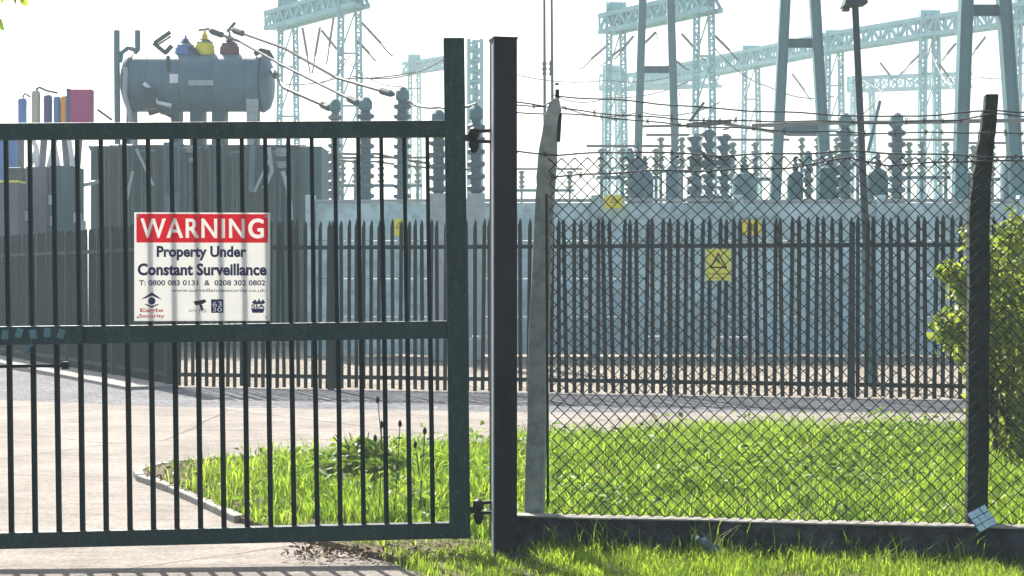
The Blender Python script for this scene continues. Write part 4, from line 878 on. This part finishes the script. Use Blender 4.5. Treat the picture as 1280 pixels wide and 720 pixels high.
for pts_, lb in ((((690, 118, 60), (760, 122, 60), (868, 98, 62)), 'faint wire dipping left of the second gantry'), (((700, 132, 50), (800, 140, 50), (900, 128, 50)), 'thin wire just above the insulators left of the disconnector'), (((893, 60, 61.5), (960, 108, 60), (1043, 120, 60)), 'long thin wire curving down right of the second gantry'), (((1043, 66, 83), (1100, 112, 70), (1140, 150, 48)), 'thin wire curving down beside the lamp pole'), (((1162, 60, 78), (1110, 100, 66), (1060, 154, 33)), 'down lead falling to the insulator by the lamp pole'), (((1162, 60, 78), (1190, 110, 60), (1230, 150, 47)), 'down lead falling toward the thickest portal'), (((820, 40, 64), (846, 110, 52), (886, 158, 34)), 'down lead falling to the disconnector'), (((939, 90, 90), (925, 130, 60), (905, 162, 34)), 'second down lead falling to the disconnector'), (((1175, 92, 75), (1225, 96, 72), (1290, 86, 70)), 'level wire crossing behind the thickest portal'), (((368, 60, 65), (400, 104, 60), (437, 70, 62)), 'wire looping under the left gantry beam'), (((437, 80, 62), (500, 108, 62), (552, 98, 70)), 'wire sagging between the left gantry and the gate stile')):
    cable(list(pts_), .022, M['alum'], lb, s=.25)
cable([(395, 188, 40), (470, 192, 40), (560, 206, 40)], .035, M['alum'], 'low horizontal wire seen between the gate bars', s=.05)
# overhead feeder frame seen between the gate bars
cable([(395, 196, 42), (470, 202, 42), (590, 212, 42)], .03, M['alum'], 'second low horizontal wire just under the first', s=.05)

# ---------------------------------------------------------------- bush and overhanging tree
bush = empty('bush', (3.9, 12.6, 0), label='bright leafy bush growing behind the dark concrete post', cat='bush')
r = np.random.default_rng(33)
blobs = [(4.32, 12.8, 1.5, .42), (4.5, 12.7, .85, .5), (4.35, 12.5, .4, .35), (5.0, 12.9, 1.5, .7), (5.2, 12.5, .7, .7), (5.9, 13, 1.2, .9), (3.76, 12.3, 1.35, .22), (3.62, 12.35, 1.6, .12), (3.55, 12.35, 1.15, .15), (3.80, 12.4, 1.0, .2), (3.75, 12.3, 1.93, .12), (3.95, 12.4, 1.65, .2), (4.15, 12.5, 1.95, .16), (4.05, 12.4, 1.2, .3), (3.5, 12.3, 1.64, .07), (3.9, 12.5, .75, .14), (4.5, 12.7, 1.95, .22)]
cs, ns = [], []
for bx, by, bz, br in blobs:
    k = int((1500 if bz < 1 else 900) * (br / .5) ** 1.6); dirs = r.normal(size=(k, 3)); dirs /= np.linalg.norm(dirs, axis=1)[:, None]; rad = br * (.35 + .95 * r.random(k) ** .9)
    lump = 1 + .22 * np.sin(dirs[:, 0] * 7 + bx * 5) * np.sin(dirs[:, 2] * 6 + bz) ; c_ = np.array([bx, by, bz]) + dirs * (rad * lump)[:, None]; keepm = c_[:, 2] > .02
    cs.append(c_[keepm]); ns.append((dirs + r.normal(0, .6, (k, 3)) + np.array([0, 0, .4]))[keepm])
cs = np.concatenate(cs); ns = np.concatenate(ns); n = len(cs)
V, f, tot, tint = leaves(n, cs, ns, r.uniform(.045, .11, n), M['leaf'], r, .4, .6)
V -= np.array([3.9, 12.6, 0]); o = link('foliage', npmesh('foliage', V, f, tot, M['leaf'], tint), bush)
mb = MB()
for i in range(16):
    bx, by, bz, br = blobs[i % len(blobs)]; x0 = 4.1 + random.uniform(-.35, .5); mb.tube([(x0, 12.6, 0), ((x0 + bx) / 2 + random.uniform(-.1, .1), 12.55, bz * .5), (bx + random.uniform(-.1, .1), by, bz + br * .7)], [.022, .015, .005], 6)
for i in range(60):
    bx, by, bz, br = random.choice(blobs); a_ = random.uniform(0, 6.28); e_ = random.uniform(-.2, 1.2); mb.tube([(bx, by, bz), (bx + br * 1.15 * math.cos(a_) * math.cos(e_), by + br * math.sin(a_) * math.cos(e_), bz + br * 1.15 * math.sin(e_))], [.008, .003], 4)
mb.build('branches', M['bark'], bush)
tree = empty('roadside_tree', (-4.4, 6.9, 0), label='tree whose leafy twig hangs into the top corner above the gate', cat='tree')
mb = MB(); mb.tube([(-4.4, 6.9, -.02), (-4.35, 6.85, 1.3), (-4.2, 6.8, 2.6), (-3.9, 6.7, 3.5), (-3.7, 6.6, 4.3)], [.16, .13, .11, .08, .04], 10); mb.build('trunk', M['bark'], tree, smooth=True)
mb = MB(); tw = [(-4.2, 6.8, 2.7), (-3.3, 6.5, 3.15), (-2.6, 6.2, 3.05), (-2.22, 6.05, 2.86), (-1.98, 6.0, 2.73)]; mb.tube(tw, [.05, .035, .02, .01, .004], 7); mb.build('branch', M['bark'], tree)
cs = []; 
for (x_, y_, z_), q_, sp in (((-3.7, 6.6, 4.2), 1500, .8), ((-3.0, 6.5, 3.9), 900, .6), ((-4.4, 6.9, 4.4), 1200, .8), ((-2.6, 6.2, 3.2), 150, .2), ((-2.2, 6.05, 2.95), 60, .10)): cs.append(np.array([x_, y_, z_]) + r.normal(size=(q_, 3)) * sp * .5)
cs.append(np.array([[-1.97, 6, 2.70], [-1.93, 6, 2.69], [-2.0, 6, 2.705], [-1.945, 6.02, 2.72], [-2.02, 6.0, 2.60], [-1.90, 6, 2.715]]))
cs = np.concatenate(cs); n = len(cs); V, f, tot, tint = leaves(n, cs, r.normal(size=(n, 3)), r.uniform(.04, .08, n), M['leaf'], r); V -= np.array([-4.4, 6.9, 0]); link('crown', npmesh('crown', V, f, tot, M['leaf'], tint), tree)

# ---------------------------------------------------------------- hazy air
mz = bpy.data.materials.new('haze'); mz.use_nodes = True; N = mz.node_tree.nodes; N.clear()
vo = N.new('ShaderNodeVolumePrincipled'); vo.inputs['Color'].default_value = (.78, .95, 1.0, 1); vo.inputs['Density'].default_value = .0020; vo.inputs['Anisotropy'].default_value = .1
mo = N.new('ShaderNodeOutputMaterial'); mz.node_tree.links.new(vo.outputs[0], mo.inputs['Volume'])
mb = MB(); mb.box((0, 200, 12), (604, 564, 26.5)); hz = mb.build('haze', mz); tag(hz, kind='stuff')
for v_ in hz.data.vertices: pass
g_ = bpy.data.objects['ground']
for v_, c_ in zip(g_.data.vertices, [(-300, -80), (300, -80), (300, 480), (-300, 480)]): v_.co = (c_[0], c_[1], -.03)
